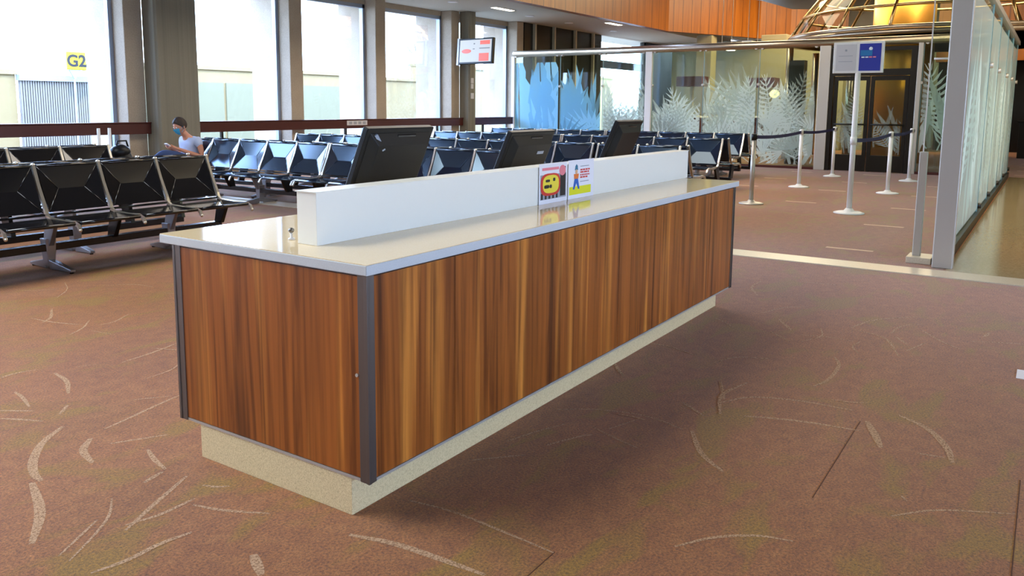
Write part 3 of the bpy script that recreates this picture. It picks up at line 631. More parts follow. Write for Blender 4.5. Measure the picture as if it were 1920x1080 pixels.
# ================================================================== TANDEM SEATING
def side_pts(x):
    return [(x, .168, .862), (x, .150, .80), (x, .105, .68), (x, .055, .58), (x, .012, .50), (x, -.005, .455)], [(x, -.005, .455), (x, -.05, .425), (x, -.25, .415), (x, -.42, .425), (x, -.485, .405), (x, -.505, .372)]
def facet(quadpts, mid, th, nrm, inset, rows):
    pass
def make_bench(n, p, label, group, ped=(1, 4)):
    t = thing('tandem_bench', label, 'bench seating', (0, 0, 0), 0, group)
    L = n*p; g = .028
    for i in range(n):
        a, b_ = i*p+g, (i+1)*p-g; wd = b_-a; ns = Vector((0, -.93, .36))
        # backrest sling: hourglass of four creased faces with piping along the creases
        TL, TR = Vector((a-.005, .158, .845)), Vector((b_+.005, .158, .845)); BL, BR = Vector((a, .0, .475)), Vector((b_, .0, .475))
        ML, MR = Vector((a+wd*.27, .098, .655)), Vector((b_-wd*.27, .098, .655)); back = Vector((0, .022, 0))
        q = MB(); P = [TL, TR, MR, ML, BL, BR]
        fr = [(0, 3, 2, 1), (3, 4, 5, 2), (0, 4, 3), (1, 2, 5)]
        off = [Vector((0, 0, 0))]*6
        off2 = [Vector((0, .0, 0)), Vector((0, 0, 0)), Vector((0, .012, 0)), Vector((0, .012, 0)), Vector((0, 0, 0)), Vector((0, 0, 0))]
        A = [P[k]+off2[k] for k in range(6)]; Bk = [v+back for v in A]
        q.add([tuple(v) for v in A]+[tuple(v) for v in Bk], fr+[tuple(6+k for k in f_)[::-1] for f_ in fr]+[(0, 1, 7, 6), (1, 5, 11, 7), (5, 4, 10, 11), (4, 0, 6, 10)])
        for u, v_ in ((0, 3), (3, 4), (1, 2), (2, 5)): q.tube([A[u], A[v_]], .0045, 5)
        q.tube([TL+Vector((0, .012, .004)), TR+Vector((0, .012, .004))], .017, 10)
        q.build('backrest', 'vinyl_sky_sheen' if group == GY else 'vinyl', t)
        # seat sling
        q = MB(); yb, yf = -.045, -.475
        S = [Vector((a, yf, .432)), Vector((b_, yf, .432)), Vector((b_-wd*.22, -.25, .402)), Vector((a+wd*.22, -.25, .402)), Vector((a, yb, .430)), Vector((b_, yb, .430))]
        dn = Vector((0, 0, -.022)); Bk = [v+dn for v in S]
        q.add([tuple(v) for v in S]+[tuple(v) for v in Bk], fr+[tuple(6+k for k in f_)[::-1] for f_ in fr]+[(0, 1, 7, 6), (1, 5, 11, 7), (5, 4, 10, 11), (4, 0, 6, 10)])
        for u, v_ in ((0, 3), (3, 4), (1, 2), (2, 5)): q.tube([S[u], S[v_]], .0045, 5)
        q.tube([(a, yf-.006, .424), (b_, yf-.006, .424)], .016, 10); q.build('seat', 'vinyl_sky_sheen' if group == GY else 'vinyl', t)
    for i in range(n+1):
        x = i*p; up_, fwd = side_pts(x)
        q = MB(); q.flatbar(up_, .013, [.010, .014, .016, .016, .014, .012], (1, 0, 0)); q.ball((x, .17, .862), .019, 6, (1, .9, .8))
        q.flatbar(fwd, .012, [.014, .016, .016, .014, .011, .009], (1, 0, 0)); q.ball((x, -.507, .368), .014, 6); q.build('side_frame', 'alu', t)
        q = MB(); q.hexa([(x-.022, -.05, .20), (x+.022, -.05, .20), (x+.022, .05, .20), (x-.022, .05, .20), (x-.014, -.16, .41), (x+.014, -.16, .41), (x+.014, .0, .44), (x-.014, .0, .44)]); q.build('bracket', 'beam' if i not in ped else 'cast', t, bevel=.004)
    q = MB()
    for i in range(n): q.box(i*p+.02, (i+1)*p-.02, -.018, .008, .445, .462)
    q.build('spreader', 'beam', t)
    q = MB(); q.box(-.01, L+.01, -.035, .045, .155, .215); q.build('beam', 'beam', t, bevel=.006)
    for x in [p*k for k in ped]:
        q = MB(); q.hexa([(x-.03, -.035, .03), (x+.03, -.035, .03), (x+.03, .045, .03), (x-.03, .045, .03), (x-.045, -.045, .26), (x+.045, -.045, .26), (x+.045, .055, .26), (x-.045, .055, .26)])
        for s, e_ in ((-1, .36), (1, .29)): q.hexa([(x-.022, s*.03, .004), (x+.022, s*.03, .004), (x+.022, s*e_, .012), (x-.022, s*e_, .012), (x-.028, s*.03, .085), (x+.028, s*.03, .085), (x+.022, s*e_, .034), (x-.022, s*e_, .034)])
        lg = q.build('pedestal_leg', 'cast', t, bevel=.006)
        for s in (-1, 1):
            g_ = MB(); g_.lathe([(.016, 0), (.016, .013)], (x, -.335 if s < 0 else .265, 0), 10); g_.build('glide', 'black', lg)
    return t
GX = 'benches parallel to the counter'; GY = 'rows of black tandem seats facing the counter'
b5 = make_bench(5, .565, 'nearest black tandem bench at the left, facing the counter', GX, (2, 4))
b5.location = (2.315, 6.83, 0)
dup(b5, (5.14, 7.46, 0), math.pi, 'black tandem bench back to back with the nearest left bench, facing the windows', GX)
b6 = make_bench(5, .6, 'second black tandem bench from the front at the left edge, facing the counter', GX)
b6.location = (2.68, 9.5, 0)
dup(b6, (5.68, 10.13, 0), math.pi, 'black tandem bench back to back with the second left bench, facing the windows', GX)
b7 = make_bench(5, .6, 'blue-sheened tandem bench where the masked person sits, farthest left of the sideways rows', GY, (1, 3))
b7.location = (7.53, 10.88, 0); b7.rotation_euler = (0, 0, -math.pi/2)
HP = -math.pi/2
dup(b7, (8.16, 7.88, 0), -HP, 'tandem bench back to back with the masked person\'s bench', GY)
e = make_bench(5, .585, 'tandem bench directly behind the first monitor and the left part of the white upstand', GY)
e.location = (7.53, 7.84, 0); e.rotation_euler = (0, 0, HP)
dup(e, (8.16, 4.915, 0), -HP, 'tandem bench back to back with the one directly behind the upstand', GY)
def rowpair(x, ys, la, lb_):
    for y, a, b_ in zip(ys, la, lb_):
        dup(e, (x, y, 0), HP, a, GY); dup(e, (x+.63, y-2.925, 0), -HP, b_, GY)
rowpair(9.9, (11.1, 8.13), ('tandem bench of the second sideways row, at its window end', 'tandem bench of the second sideways row, middle part behind the first and second monitors'),
        ('back-to-back partner of the second sideways row, at its window end', 'back-to-back partner of the second sideways row, middle part'))
e2 = make_bench(2, .585, 'short tandem bench of the second sideways row, right of the second monitor', GY, (0, 2))
e2.location = (9.9, 5.12, 0); e2.rotation_euler = (0, 0, HP)
dup(e2, (10.53, 3.95, 0), -HP, 'short back-to-back partner at the right end of the second sideways row', GY)
rowpair(12.75, (10.25, 7.285), ('tandem bench of the third sideways row, its window-side part', 'tandem bench of the third sideways row, its right end beyond the end of the upstand'),
        ('back-to-back partner of the third sideways row, window side', 'back-to-back partner of the third sideways row, its right end beside the belt posts'))
rowpair(15.6, (10.8, 7.835), ('tandem bench of the farthest row, below the sky-tinted etched leaves', 'tandem bench of the farthest row, right of the third monitor'),
        ('back-to-back partner of the farthest row, window side', 'back-to-back partner of the farthest row, right part nearest the glass'))

# two slim white posts by the rail
for x, lb in ((6.34, 'left one of the two slim white posts standing before the dark rail'), (6.50, 'right one of the two slim white posts standing before the dark rail')):
    t = thing('slim_post', lb, 'post', (x, 11.0, 0), 0, 'slim white posts')
    q = MB(); q.tube([(0, 0, .01), (0, 0, 1.03)], .022, 10); q.build('tube', 'whitepaint', t)
    q = MB(); q.lathe([(.06, 0), (.06, .01), (.03, .015)], n=14); q.build('foot', 'whitepaint', t)
# dark bag on the end seat
t = thing('black_bag', 'lumpy black bag on the end seat left of the big pillar', 'bag', (5.98, 9.85, 0))
q = MB(); q.ball((0, 0, .42), .2, 10, (.8, .7, 2.1)); q.ball((-.03, 0, .76), .12, 8, (1.1, .9, .8)); o = q.build('body', 'black', t)
q = MB(); q.tube([(-.08, 0, .82), (-.06, 0, .90), (.06, 0, .90), (.08, 0, .82)], .012, 6); q.build('strap', 'black', t)

# ================================================================== STANCHIONS, SIGN, TELEVISION
def stanchion(x, y, dark, lb, h=1.0):
    t = thing('belt_post', lb, 'barrier post', (x, y, 0), 0, 'belt barrier posts')
    m = 'steel' if dark else 'whitepaint'
    q = MB(); q.lathe([(.17, 0), (.17, .012), (.14, .022), (.06, .034), (.035, .06)], n=28); q.build('base', m, t)
    q = MB(); q.lathe([(.031, .03), (.031, h-.09)], n=16); q.build('pole', m, t)
    q = MB(); q.lathe([(.036, h-.09), (.036, h-.01), (.028, h)], n=16); q.build('belt_head', 'black' if dark else 'whitepaint', t)
    q = MB(); q.box(-.012, .012, -.045, -.03, h-.075, h-.02); q.build('belt_clip', 'black', t)
    return t
S1 = stanchion(11.71, 3.5, True, 'steel belt post with black head nearest the right end of the counter')
S2 = stanchion(14.69, 3.58, False, 'white belt post in the middle of the left barrier line')
S3 = stanchion(17.43, 3.61, False, 'white belt post at the far end of the left barrier line, by the double door')
S4 = stanchion(14.48, 2.14, False, 'white belt post just behind and right of the standing sign')
S5 = stanchion(17.19, 2.19, False, 'white belt post at the far end of the right barrier line')
def belt(a, b_, lb, h=.955, sag=.06):
    A = Vector((a[0], a[1], h)); B_ = Vector((b_[0], b_[1], h)); d = (B_-A).normalized(); A = A+d*.037; B_ = B_-d*.037
    nn = Vector((-d.y, d.x, 0))*.0012; vs = []; n = 12
    for i in range(n+1):
        s = i/n; p = A.lerp(B_, s); p.z -= sag*4*s*(1-s)*.5
        for zz_ in (-.025, .025):
            for k in (-1, 1): vs.append((p.x+nn.x*k, p.y+nn.y*k, p.z+zz_))
    q = MB(); fs = []
    for i in range(n):
        o_ = i*4; fs += [(o_, o_+4, o_+6, o_+2), (o_+1, o_+3, o_+7, o_+5), (o_, o_+1, o_+5, o_+4), (o_+2, o_+6, o_+7, o_+3)]
    fs += [(0, 2, 3, 1), (n*4, n*4+1, n*4+3, n*4+2)]
    q.add(vs, fs); tag(q.build('barrier_belt', 'belt'), lb, 'belt', 'navy barrier belts')
belt((11.71, 3.5), (14.69, 3.58), 'navy belt between the steel post and the first white post')
belt((14.69, 3.58), (17.43, 3.61), 'navy belt between the two white posts of the left barrier line')
belt((11.42, 2.13), (14.48, 2.14), 'navy belt from the standing sign pole to the white post behind it')
belt((14.48, 2.14), (17.19, 2.19), 'navy belt between the two white posts of the right barrier line')
t = thing('standing_sign', 'tall white standing sign with a grey and a navy half on a slim pole', 'sign', (11.42, 2.13, 0))
q = MB(); q.lathe([(.19, 0), (.19, .012), (.15, .024), (.07, .034), (.04, .07)], n=28); q.build('base', 'whitepaint', t)
q = MB(); q.lathe([(.034, .03), (.034, 1.83)], n=16); q.build('pole', 'whitepaint', t)
q = MB(); q.lathe([(.042, .90), (.042, 1.0)], n=16); q.build('belt_head', 'whitepaint', t)
q = MB(); q.box(-.03, .012, -.295, .305, 1.815, 2.205); q.build('frame', 'whitepaint', t, bevel=.006)
q = MB(); q.box(-.033, -.029, .028, .272, 1.845, 2.180); gp = q.build('grey_half', 'sign_grey', t)
q = MB(); q.box(-.033, -.029, -.262, -.008, 1.842, 2.182); npn = q.build('navy_half', 'sign_navy', t)
def sgn(nm, m, y0, y1, z0, z1, par): q = MB(); q.box(-.0345, -.033, y0, y1, z0, z1); return q.build(nm, m, par)
sgn('emblem', 'print_grey', .14, .165, 2.09, 2.115, gp)
for i in range(2): sgn('lettering', 'print_grey', .07, .24, 2.03-.07*i, 2.036-.07*i, gp)
sgn('teal_band', 'sign_teal', -.16, -.02, 2.03, 2.10, npn)
q = MB(); q.ball((-.033, -.14, 2.118), .022, 8, (.1, 1, 1)); q.build('emblem', 'sign_white', npn)
for i in range(4): sgn('lettering', 'print_pink' if i > 1 else 'sign_white', -.07-.045*i, -.035-.045*i, 2.005, 2.020, npn)
# television on the slim pillar
t = thing('television', 'wall television with orange blocks on white, hung on the slim pillar', 'television', (16.5, 11.8, 2.70))
R = Matrix.Rotation(math.radians(5), 4, 'Y') @ Matrix.Rotation(math.radians(-3), 4, 'Z')
def TV(mb, nm, m, par=None, bv=0): return mb.build(nm, m, par or t, bevel=bv, xf=R)
q = MB(); q.box(.0, .09, -.53, .53, -.31, .31); TV(q, 'casing', 'black', bv=.01)
q = MB(); q.box(-.004, .0, -.49, .49, -.265, .27); sc1 = TV(q, 'screen', 'screen')
q = MB(); q.box(.01, .07, .53, .60, -.33, .33); TV(q, 'side_speaker', 'sign_white', bv=.01)
def blk(m, y0, y1, z0, z1): q = MB(); q.box(-.006, -.004, y0, y1, z0, z1); return TV(q, 'screen_block', m, sc1)
blk('screen_orange', -.44, -.14, .15, .245); blk('screen_orange', -.42, -.12, -.25, -.06)
q = MB(); q.ball((-.005, .28, .0), .15, 8, (.01, 1, .36)); TV(q, 'screen_block', 'screen_orange', sc1)
blk('screen_dark', -.44, -.12, .05, .07); blk('screen_dark', .02, .06, .16, .19); blk('screen_dark', .02, .08, .04, .06)
q = MB(); q.tube([(.08, .1, 0), (.42, .37, 0)], .03, 8); q.build('wall_bracket', 'black', t)

# ================================================================== ETCHED GLASS
def leaf(kind, rs):
    """outline points (u,v) growing up from the origin, length 1"""
    if kind == 'banana':
        pts = []; n = 16; wv = .17
        L_ = [(-(wv*math.sin(math.pi*(i/n)**.8)*(1-.25*(i % 3 == 0 and 4 < i < n))), i/n) for i in range(n+1)]
        R_ = [((wv*math.sin(math.pi*(i/n)**.8)*(1-.28*((i+1) % 4 == 0 and 4 < i < n))), i/n) for i in range(n, -1, -1)]
        return [L_[:1]+[(-.014, 0)]+L_[1:-1]+[(-.004, 1)]+[(-.009, .5), (-.012, .02)], [(.008, .02), (.008, .5), (.004, 1)]+R_[1:]]
    if kind == 'blade':
        return [[(-.02, 0), (-.055, .35), (-.045, .7), (0, 1), (.04, .7), (.05, .35), (.02, 0)]]
    if kind == 'fan':
        out = []
        for k in range(11):
            a = (k-5)*.24; c_, s_ = math.cos(a), math.sin(a)
            out.append([(x*c_+y*s_, .35+(-x*s_+y*c_)*.65) for x, y in ((-.012, .05), (-.045, .55), (0, 1), (.045, .55), (.012, .05))])
        out.append([(-.012, 0), (-.01, .4), (.01, .4), (.012, 0)]); return out
    if kind == 'fern':
        out = [[(-.010, 0), (-.006, 1), (.006, 1), (.010, 0)]]
        for k in range(12):
            v = .12+k*.07; L_ = .30*math.sin(math.pi*min(1, (k+1)/13)**.7)
            for s in (-1, 1): out.append([(0, v), (s*L_*.5, v+.07), (s*L_, v+.13), (s*L_*.5, v+.025), (0, v-.015)])
        return out
    if kind == 'disc': return [[(.25*math.cos(a), .5+.2*math.sin(a)) for a in [i*math.tau/14 for i in range(14)]]]
def etch_mesh(w_, h_, rs, spec):
    """leaves clipped to a panel w_ x h_ lying in local (y,z); layered by 0.15 mm"""
    q = MB(); q.open = True; lay = 0
    for kind, cnt, lmin, lmax, zlo, zhi, spread in spec:
        for i in range(cnt):
            y0 = rs.uniform(.02, w_-.02); z0 = rs.uniform(zlo, zhi)*h_; L_ = rs.uniform(lmin, lmax)*h_; a = rs.uniform(-spread, spread)
            c_, s_ = math.cos(a), math.sin(a); lay += 1; q.cur = rs.choice((0, 0, 1, 1, 2))
            for out in leaf(kind, rs):
                P = [(y0+(u*c_+v*s_)*L_, z0+(-u*s_+v*c_)*L_) for u, v in out]
                # Sutherland-Hodgman clip to the panel
                for ax, lim, sg in ((0, .03, 1), (0, w_-.03, -1), (1, .03, 1), (1, h_-.14, -1)):
                    R_ = []
                    for k in range(len(P)):
                        a_, b_ = P[k-1], P[k]; ia = (a_[ax]-lim)*sg >= 0; ib = (b_[ax]-lim)*sg >= 0
                        if ia != ib:
                            tt = (lim-a_[ax])/(b_[ax]-a_[ax]); R_.append((a_[0]+tt*(b_[0]-a_[0]), a_[1]+tt*(b_[1]-a_[1])))
                        if ib: R_.append(b_)
                    P = R_
                    if len(P) < 3: break
                if len(P) >= 3: q.add([(-.008-lay*.00012, y, z) for y, z in P], [tuple(range(len(P)))])
    return q
gp_ = thing('glass_partition', 'tall glass partition etched with tropical leaves, across the far side of the waiting area', 'partition', (19.2, 0, 0))
PAN = [(10.97, 12.40, [('banana', 10, .75, 1.12, -.1, .1, .3), ('blade', 8, .3, .8, 0, .15, .5)]),
       (9.71, 10.95, [('blade', 16, .5, .95, 0, .1, .35), ('banana', 5, .6, .9, -.1, .1, .6), ('fan', 5, .25, .4, 0, .2, .5)]),
       (8.50, 9.69, [('banana', 4, .5, .7, 0, .15, .7), ('fan', 8, .3, .45, 0, .25, .7), ('fern', 8, .4, .7, 0, .2, .6)]),
       (7.04, 8.32, [('fan', 7, .3, .5, 0, .2, .6), ('fern', 16, .3, .6, 0, .2, .8), ('fan', 8, .2, .35, 0, .25, 1.2)]),
       (5.72, 7.02, [('fan', 9, .35, .55, 0, .4, .8), ('fern', 12, .4, .6, 0, .25, .8), ('banana', 1, .8, .95, -.05, .1, .6), ('fan', 8, .2, .35, 0, .25, 1.2)]),
       (4.40, 5.70, [('blade', 16, .4, .7, 0, .15, .6), ('fern', 10, .4, .6, 0, .3, .9), ('fan', 10, .2, .4, 0, .25, 1.2)]),
       (.80, 2.34, [('fern', 10, .4, .6, 0, .3, .9), ('blade', 12, .4, .8, 0, .2, .6)])]
rs = random.Random(5)
for y0, y1, spec in PAN:
    w_ = y1-y0; q = MB(); q.box(-.006, .006, y0, y1, .05, 2.70); p = q.build('glass_panel', 'glass', gp_)
    q = MB(); q.box(-.007, .007, y1-.012, y1, .05, 2.70); q.build('glass_edge', 'glassedge', p)
    q = etch_mesh(w_, 2.62, rs, spec); ob = q.build('etched_leaves', ['etch_sky', 'etch_sky_mid', 'etch_sky_faint'] if y0 > 9.5 else ['etch', 'etch_mid', 'etch_faint'], p, xf=Matrix.Translation((0, y0, .06)))
    for s in (y0+.06, y1-.06):
        q = MB(); q.tube([(-.05, s, 2.72), (.05, s, 2.72)], .035, 10); q.build('clamp', 'steel', gp_)
    q = MB(); q.tube([(-.05, y1, 1.9), (.02, y1, 1.9)], .03, 8); q.build('clamp', 'steel', gp_)
q = MB(); q.tube([(0, 12.42, 2.785), (0, .8, 2.785)], .088, 16); q.build('top_rail', 'champagne', gp_)
for y, wd, mm in ((12.42, .05, 'whitepaint'), (8.41, .085, 'whitepaint'), (4.26, .115, 'steel'), (2.39, .045, 'steel')):
    q = MB(); q.box(-.06, .06, y-wd, y+wd, 0, 2.72); q.build('post', mm, gp_, bevel=.008)
q = MB(); q.box(-.04, .04, 4.3, 12.4, 0, .055); q.box(-.04, .04, .8, 2.4, 0, .055); q.build('bottom_channel', 'mahogany', gp_)

# double door in the partition
dr = D.objects.new('door_1', None); C.objects.link(dr); dr.location = (19.22, 2.44, 0); dr['kind'] = 'structure'; dr['label'] = 'dark framed double glass door in the etched partition'
q = MB(); WD = 1.70
q.box(-.06, .06, 0, .12, 0, 2.66); q.box(-.06, .06, WD-.08, WD, 0, 2.66); q.box(-.06, .06, .12, WD-.08, 2.58, 2.66); q.box(-.06, .06, .12, WD-.08, 2.06, 2.20); q.build('frame', 'doorframe', dr, bevel=.004)
q = MB(); q.box(-.004, .004, .12, WD-.08, 2.20, 2.58); q.build('transom_glass', 'glass', dr)
for a, b_ in ((.13, .87), (.885, WD-.09)):
    lf = MB(); s = .075
    lf.box(-.025, .025, a, a+s, .01, 2.05); lf.box(-.025, .025, b_-s, b_, .01, 2.05); lf.box(-.025, .025, a+s, b_-s, .01, .36); lf.box(-.025, .025, a+s, b_-s, 1.96, 2.05)
    l_ = lf.build('leaf', 'doorframe', dr, bevel=.003)
    q = MB(); q.box(-.004, .004, a+s, b_-s, .36, 1.96); pn = q.build('pane', 'glass', l_)
    q = etch_mesh(b_-a-2*s, 1.6, rs, [('blade', 9, .3, .6, 0, .3, .7), ('fern', 4, .4, .6, 0, .4, .8)]); q.build('etched_leaves', ['etch_faint', 'etch_faint', 'etch_mid'], l_, xf=Matrix.Translation((0, a+s, .36)))
    q = MB(); q.tube([(-.08, a+.05, 1.02), (-.08, b_-.05, 1.02)], .018, 8); q.tube([(-.08, a+.06, 1.02), (-.02, a+.06, 1.02)], .012, 6); q.tube([(-.08, b_-.06, 1.02), (-.02, b_-.06, 1.02)], .012, 6); q.build('push_bar', 'doorframe', l_)

# right-hand frosted glass wall running away from the camera
gw = thing('frosted_glass_wall', 'frosted glass wall running away from the camera along the tan stone floor', 'partition', (7.93, .72, 0))
ends = [0.14, 3.9, 5.60, 7.75, 9.55, 11.5]
for i in range(5):
    a, b_ = ends[i], ends[i+1]-.04
    q = MB(); q.box(a, b_, -.007, .007, .10, 2.62); p = q.build('glass_panel', 'glass', gw)
    q = MB(); q.open = True
    q.add([(a+.03, -.009, .13), (b_-.03, -.009, .13), (b_-.03, -.009, 2.50), (a+.03, -.009, 2.50)], [(0, 1, 2, 3)]); q.build('frosting', 'frost', p)
    q = etch_mesh(b_-a, 2.5, rs, [('banana', 4, .5, .9, 0, .1, .4), ('fern', 5, .4, .7, 0, .3, .6), ('blade', 8, .4, .9, 0, .1, .4)])
    q.build('etched_leaves', ['etch', 'etch_mid', 'etch_faint'], p, xf=Matrix(((0, 1, 0, a), (1, 0, 0, -.002), (0, 0, 1, .12), (0, 0, 0, 1))))
    q = MB(); q.box(b_-.03, b_+.01, -.014, .014, .10, 2.62); q.build('glass_edge', 'glassedge', p)
    for z in (.17, 1.9):
        q = MB(); q.tube([(b_+.02, -.05, z), (b_+.02, .05, z)], .035, 8); q.build('clamp', 'doorframe' if z < 1 else 'steel', gw)
q = MB(); q.box(.1, 11.6, -.045, .045, 0, .10); q.build('bottom_channel', 'doorframe', gw)
q = MB(); q.box(.1, 11.6, -.04, .04, 2.62, 2.70); q.build('top_rail', 'steel', gw, bevel=.006)
q = MB(); q.box(-.02, .08, -.10, .06, 0, 2.75); q.build('end_post', 'steel', gw, bevel=.008)
# narrow glass side panel with its short steel post
t = thing('side_glass_panel', 'narrow clear glass panel on a short steel post beside the frosted wall', 'partition', (8.17, .93, 0))
q = MB(); q.box(-.03, .03, -.03, .035, .05, .99); q.build('short_post', 'steel', t, bevel=.006)
q = MB(); q.box(-.13, .14, -.13, .07, 0, .055); q.build('base_plate', 'threshold', t, bevel=.004)
q = MB(); q.box(-.006, .006, -.15, .012, .99, 2.65); q.build('glass', 'glass', t)
q = MB(); q.box(-.008, .008, .004, .014, .99, 2.65); q.build('glass_edge', 'whitepaint', t)
q = MB(); q.tube([(-.02, -.02, 1.8), (-.02, -.14, 1.8)], .009, 8); q.build('clamp', 'whitepaint', t)

# ================================================================== BEYOND THE GLASS
DC = (24.0, 2.6)
dm = thing('glass_dome', 'bronze-ribbed glass dome rising above the double door', 'dome', (DC[0], DC[1], 0))
prof = [(3.6, 3.18), (3.3, 3.69), (2.92, 4.17), (2.3, 4.75), (1.5, 5.25)]
for i, (r, z) in enumerate(prof[:-1]):
    q = MB(); q.tube([(r*math.cos(a*math.tau/64), r*math.sin(a*math.tau/64), z) for a in range(65)], .05 if i == 0 else .036, 8, caps=False); q.build('ring', 'bronze' if i else 'champagne', dm)
for k in range(18):
    a = math.radians(10+k*20); q = MB(); q.tube([(r*math.cos(a), r*math.sin(a), z) for r, z in prof], .038, 8); q.build('rib', 'bronze', dm)
q = MB()
vs = [(r*.992*math.cos(k*math.tau/48), r*.992*math.sin(k*math.tau/48), z) for r, z in prof for k in range(48)]; fs = [(i*48+k, i*48+(k+1) % 48, i*48+48+(k+1) % 48, i*48+48+k) for i in range(len(prof)-1) for k in range(48)]
q.add(vs, fs, True); q.build('glazing', 'winglass', dm)
q = MB(); q.lathe([(3.68, 3.02), (3.68, 3.12), (3.52, 3.12), (3.52, 3.02)], n=48); q.build('base_ring', 'champagne', dm)
q = MB(); q.lathe([(.72, 0), (.72, 4.8)], (-.6, .75, 0), n=32); q.build('bronze_core', 'gold', dm)
for k in range(8):
    a = math.radians(k*45+22); q = MB(); q.lathe([(.09, 0), (.09, 2.95)], (3.6*math.cos(a), 3.6*math.sin(a), 0), 14); q.build('column', 'champagne', dm)

# columns, desks and lamps seen dimly through the glass
for x, y, w_, mm, lb in ((26.2, 9.6, .5, 'olivewall', 'beige column behind the glass, right of the wide window'), (27.0, 7.6, .8, 'olivewall', 'broad beige column behind the middle glass panels'), (28.4, 5.9, .35, 'olivewall', 'narrow beige column behind the glass left of the dome')):
    q = MB(); q.box(x, x+w_, y-w_/2, y+w_/2, 0, 3.68); tag(q.build('square_column', mm, bevel=.01), lb, 'column', 'columns beyond the glass')
q = MB(); q.box(20.6, 20.9, 5.05, 5.4, 0, 2.5); tag(q.build('dark_door_post', 'doorframe'), 'dark upright post behind the glass left of the double door', 'post')
for x, y, lb in ((24.5, 9.8, 'reddish timber desk behind the glass below the beige column'), (26.5, 8.2, 'farther reddish timber desk behind the glass')):
    t = thing('timber_desk', lb, 'desk', (x, y, 0), 0, 'desks beyond the glass')
    q = MB(); q.box(-.3, .3, -.9, .9, 0, 1.05); q.build('body', 'mahogany', t, bevel=.01)
    q = MB(); q.box(-.38, .38, -.95, .95, 1.05, 1.10); q.build('top', 'upstand', t, bevel=.005)
    q = MB(); q.box(-.3, .3, -.9, -.1, 2.0, 2.3); q.build('header', 'mahogany', t); 
    q = MB(); q.box(-.04, .04, -.54, -.46, 1.1, 2.0); q.build('header_post', 'steel', t)
for x, y, z, r, lb in ((23.5, 6.52, 1.75, .13, 'round yellow lamp glowing behind the etched glass'), (22.0, 2.92, 1.75, .10, 'yellow lamp glowing through the right door leaf')):
    t = thing('globe_lamp', lb, 'lamp', (x, y, 0), 0, 'yellow lamps beyond the glass')
    q = MB(); q.ball((0, 0, z), r, 10, (1, 1, .85)); q.build('globe', 'lampyellow', t)
    q = MB(); q.tube([(0, 0, 0), (0, 0, z-r*.8)], .02, 8); q.build('stem', 'doorframe', t)
    q = MB(); q.lathe([(.12, 0), (.12, .02), (.03, .04)], n=14); q.build('foot', 'doorframe', t)
for i, (x, y) in enumerate(((22.5, 7.6), (20.9, 6.4))):
    t = thing('hanging_light', ('hanging light panel above the desks beyond the glass', 'hanging light panel left of the dome beyond the glass')[i], 'lamp', (x, y, 2.95), 0, 'hanging light panels beyond the glass')
    q = MB(); q.box(-.5, .5, -.12, .12, 0, .05); q.build('housing', 'whitepaint', t)
    q = MB(); q.box(-.46, .46, -.09, .09, -.01, .0); q.build('lens', 'lamp', t)
    q = MB(); q.tube([(-.4, 0, .05), (-.4, 0, 6.4-t.location.z)], .008, 5); q.tube([(.4, 0, .05), (.4, 0, 6.4-t.location.z)], .008, 5); q.build('rods', 'steel', t)
# white papers / desk at the far right end
t = thing('check_in_desk', 'dark desk with white papers at the far right edge, beyond the stone floor', 'desk', (27.5, .35, 0))
q = MB(); q.box(-.3, .3, -1.2, .45, 0, 1.0); q.build('body', 'doorframe', t, bevel=.01)
q = MB(); q.box(-.36, .36, -1.25, .5, 1.0, 1.04); q.build('top', 'doorframe', t)
q = MB(); q.box(-.38, -.365, .02, .30, 1.02, 1.32); q.box(-.3, -.1, .0, .3, 1.041, 1.05); q.build('papers', 'paper', t)

# ================================================================== THE SEATED PERSON
M['skin'] = mat('skin', (196, 134, 104), .55); PB(M['skin']).inputs['Subsurface Weight'].default_value = .05
M['hair'] = mat('short_brown_hair', (44, 30, 22), .7); M['shirt'] = mat('pale_blue_grey_t_shirt', (178, 188, 214), .85)
M['jeans'] = mat('blue_jeans', (48, 66, 108), .85); M['mask'] = mat('blue_face_mask', (62, 160, 200), .7); M['shoe'] = mat('dark_shoe', (30, 28, 30), .6)
pr = thing('person', 'person in pale t-shirt, jeans and blue face mask, seated looking down at a phone', 'person', (0, 0, 0))
def skinned(name, chains, m, par, sub=2, root=0):
    verts = []; edges = []; rad = []; ids = {}
    def vid(p, r):
        k = tuple(round(c, 4) for c in p)
        if k not in ids: ids[k] = len(verts); verts.append(p); rad.append(r)
        return ids[k]
    for ch in chains:
        prev = None
        for p, r in ch:
            i = vid(p, r)
            if prev is not None and prev != i: edges.append((prev, i))
            prev = i
    me = D.meshes.new(name); me.from_pydata(verts, edges, []); o = D.objects.new(name, me); C.objects.link(o)
    md = o.modifiers.new('skin', 'SKIN'); md.use_smooth_shade = True
    if not me.skin_vertices: me.skin_vertices.new()
    for i, r in enumerate(rad):
        sv = me.skin_vertices[0].data[i]; sv.radius = r if isinstance(r, tuple) else (r, r); sv.use_root = (i == root)
    sb = o.modifiers.new('sub', 'SUBSURF'); sb.levels = sub; sb.render_levels = sub
    bpy.context.view_layer.update()
    ev = o.evaluated_get(bpy.context.evaluated_depsgraph_get()); me2 = D.meshes.new_from_object(ev)
    D.objects.remove(o); me2.materials.clear(); me2.materials.append(M[m]); me2.polygons.foreach_set('use_smooth', [True]*len(me2.polygons))
    o = D.objects.new(name, me2); C.objects.link(o); o.parent = par; return o
PY = 10.59
def P_(x, y, z): return (x+.09, PY+y, z)
pel = P_(7.36, 0, .52); sp1 = P_(7.42, 0, .64); ch_ = P_(7.43, 0, .78); nb = P_(7.37, 0, .885); nk = P_(7.33, 0, .94); hb = P_(7.29, 0, .985)
shn, shf = P_(7.43, -.175, .845), P_(7.43, .175, .845)
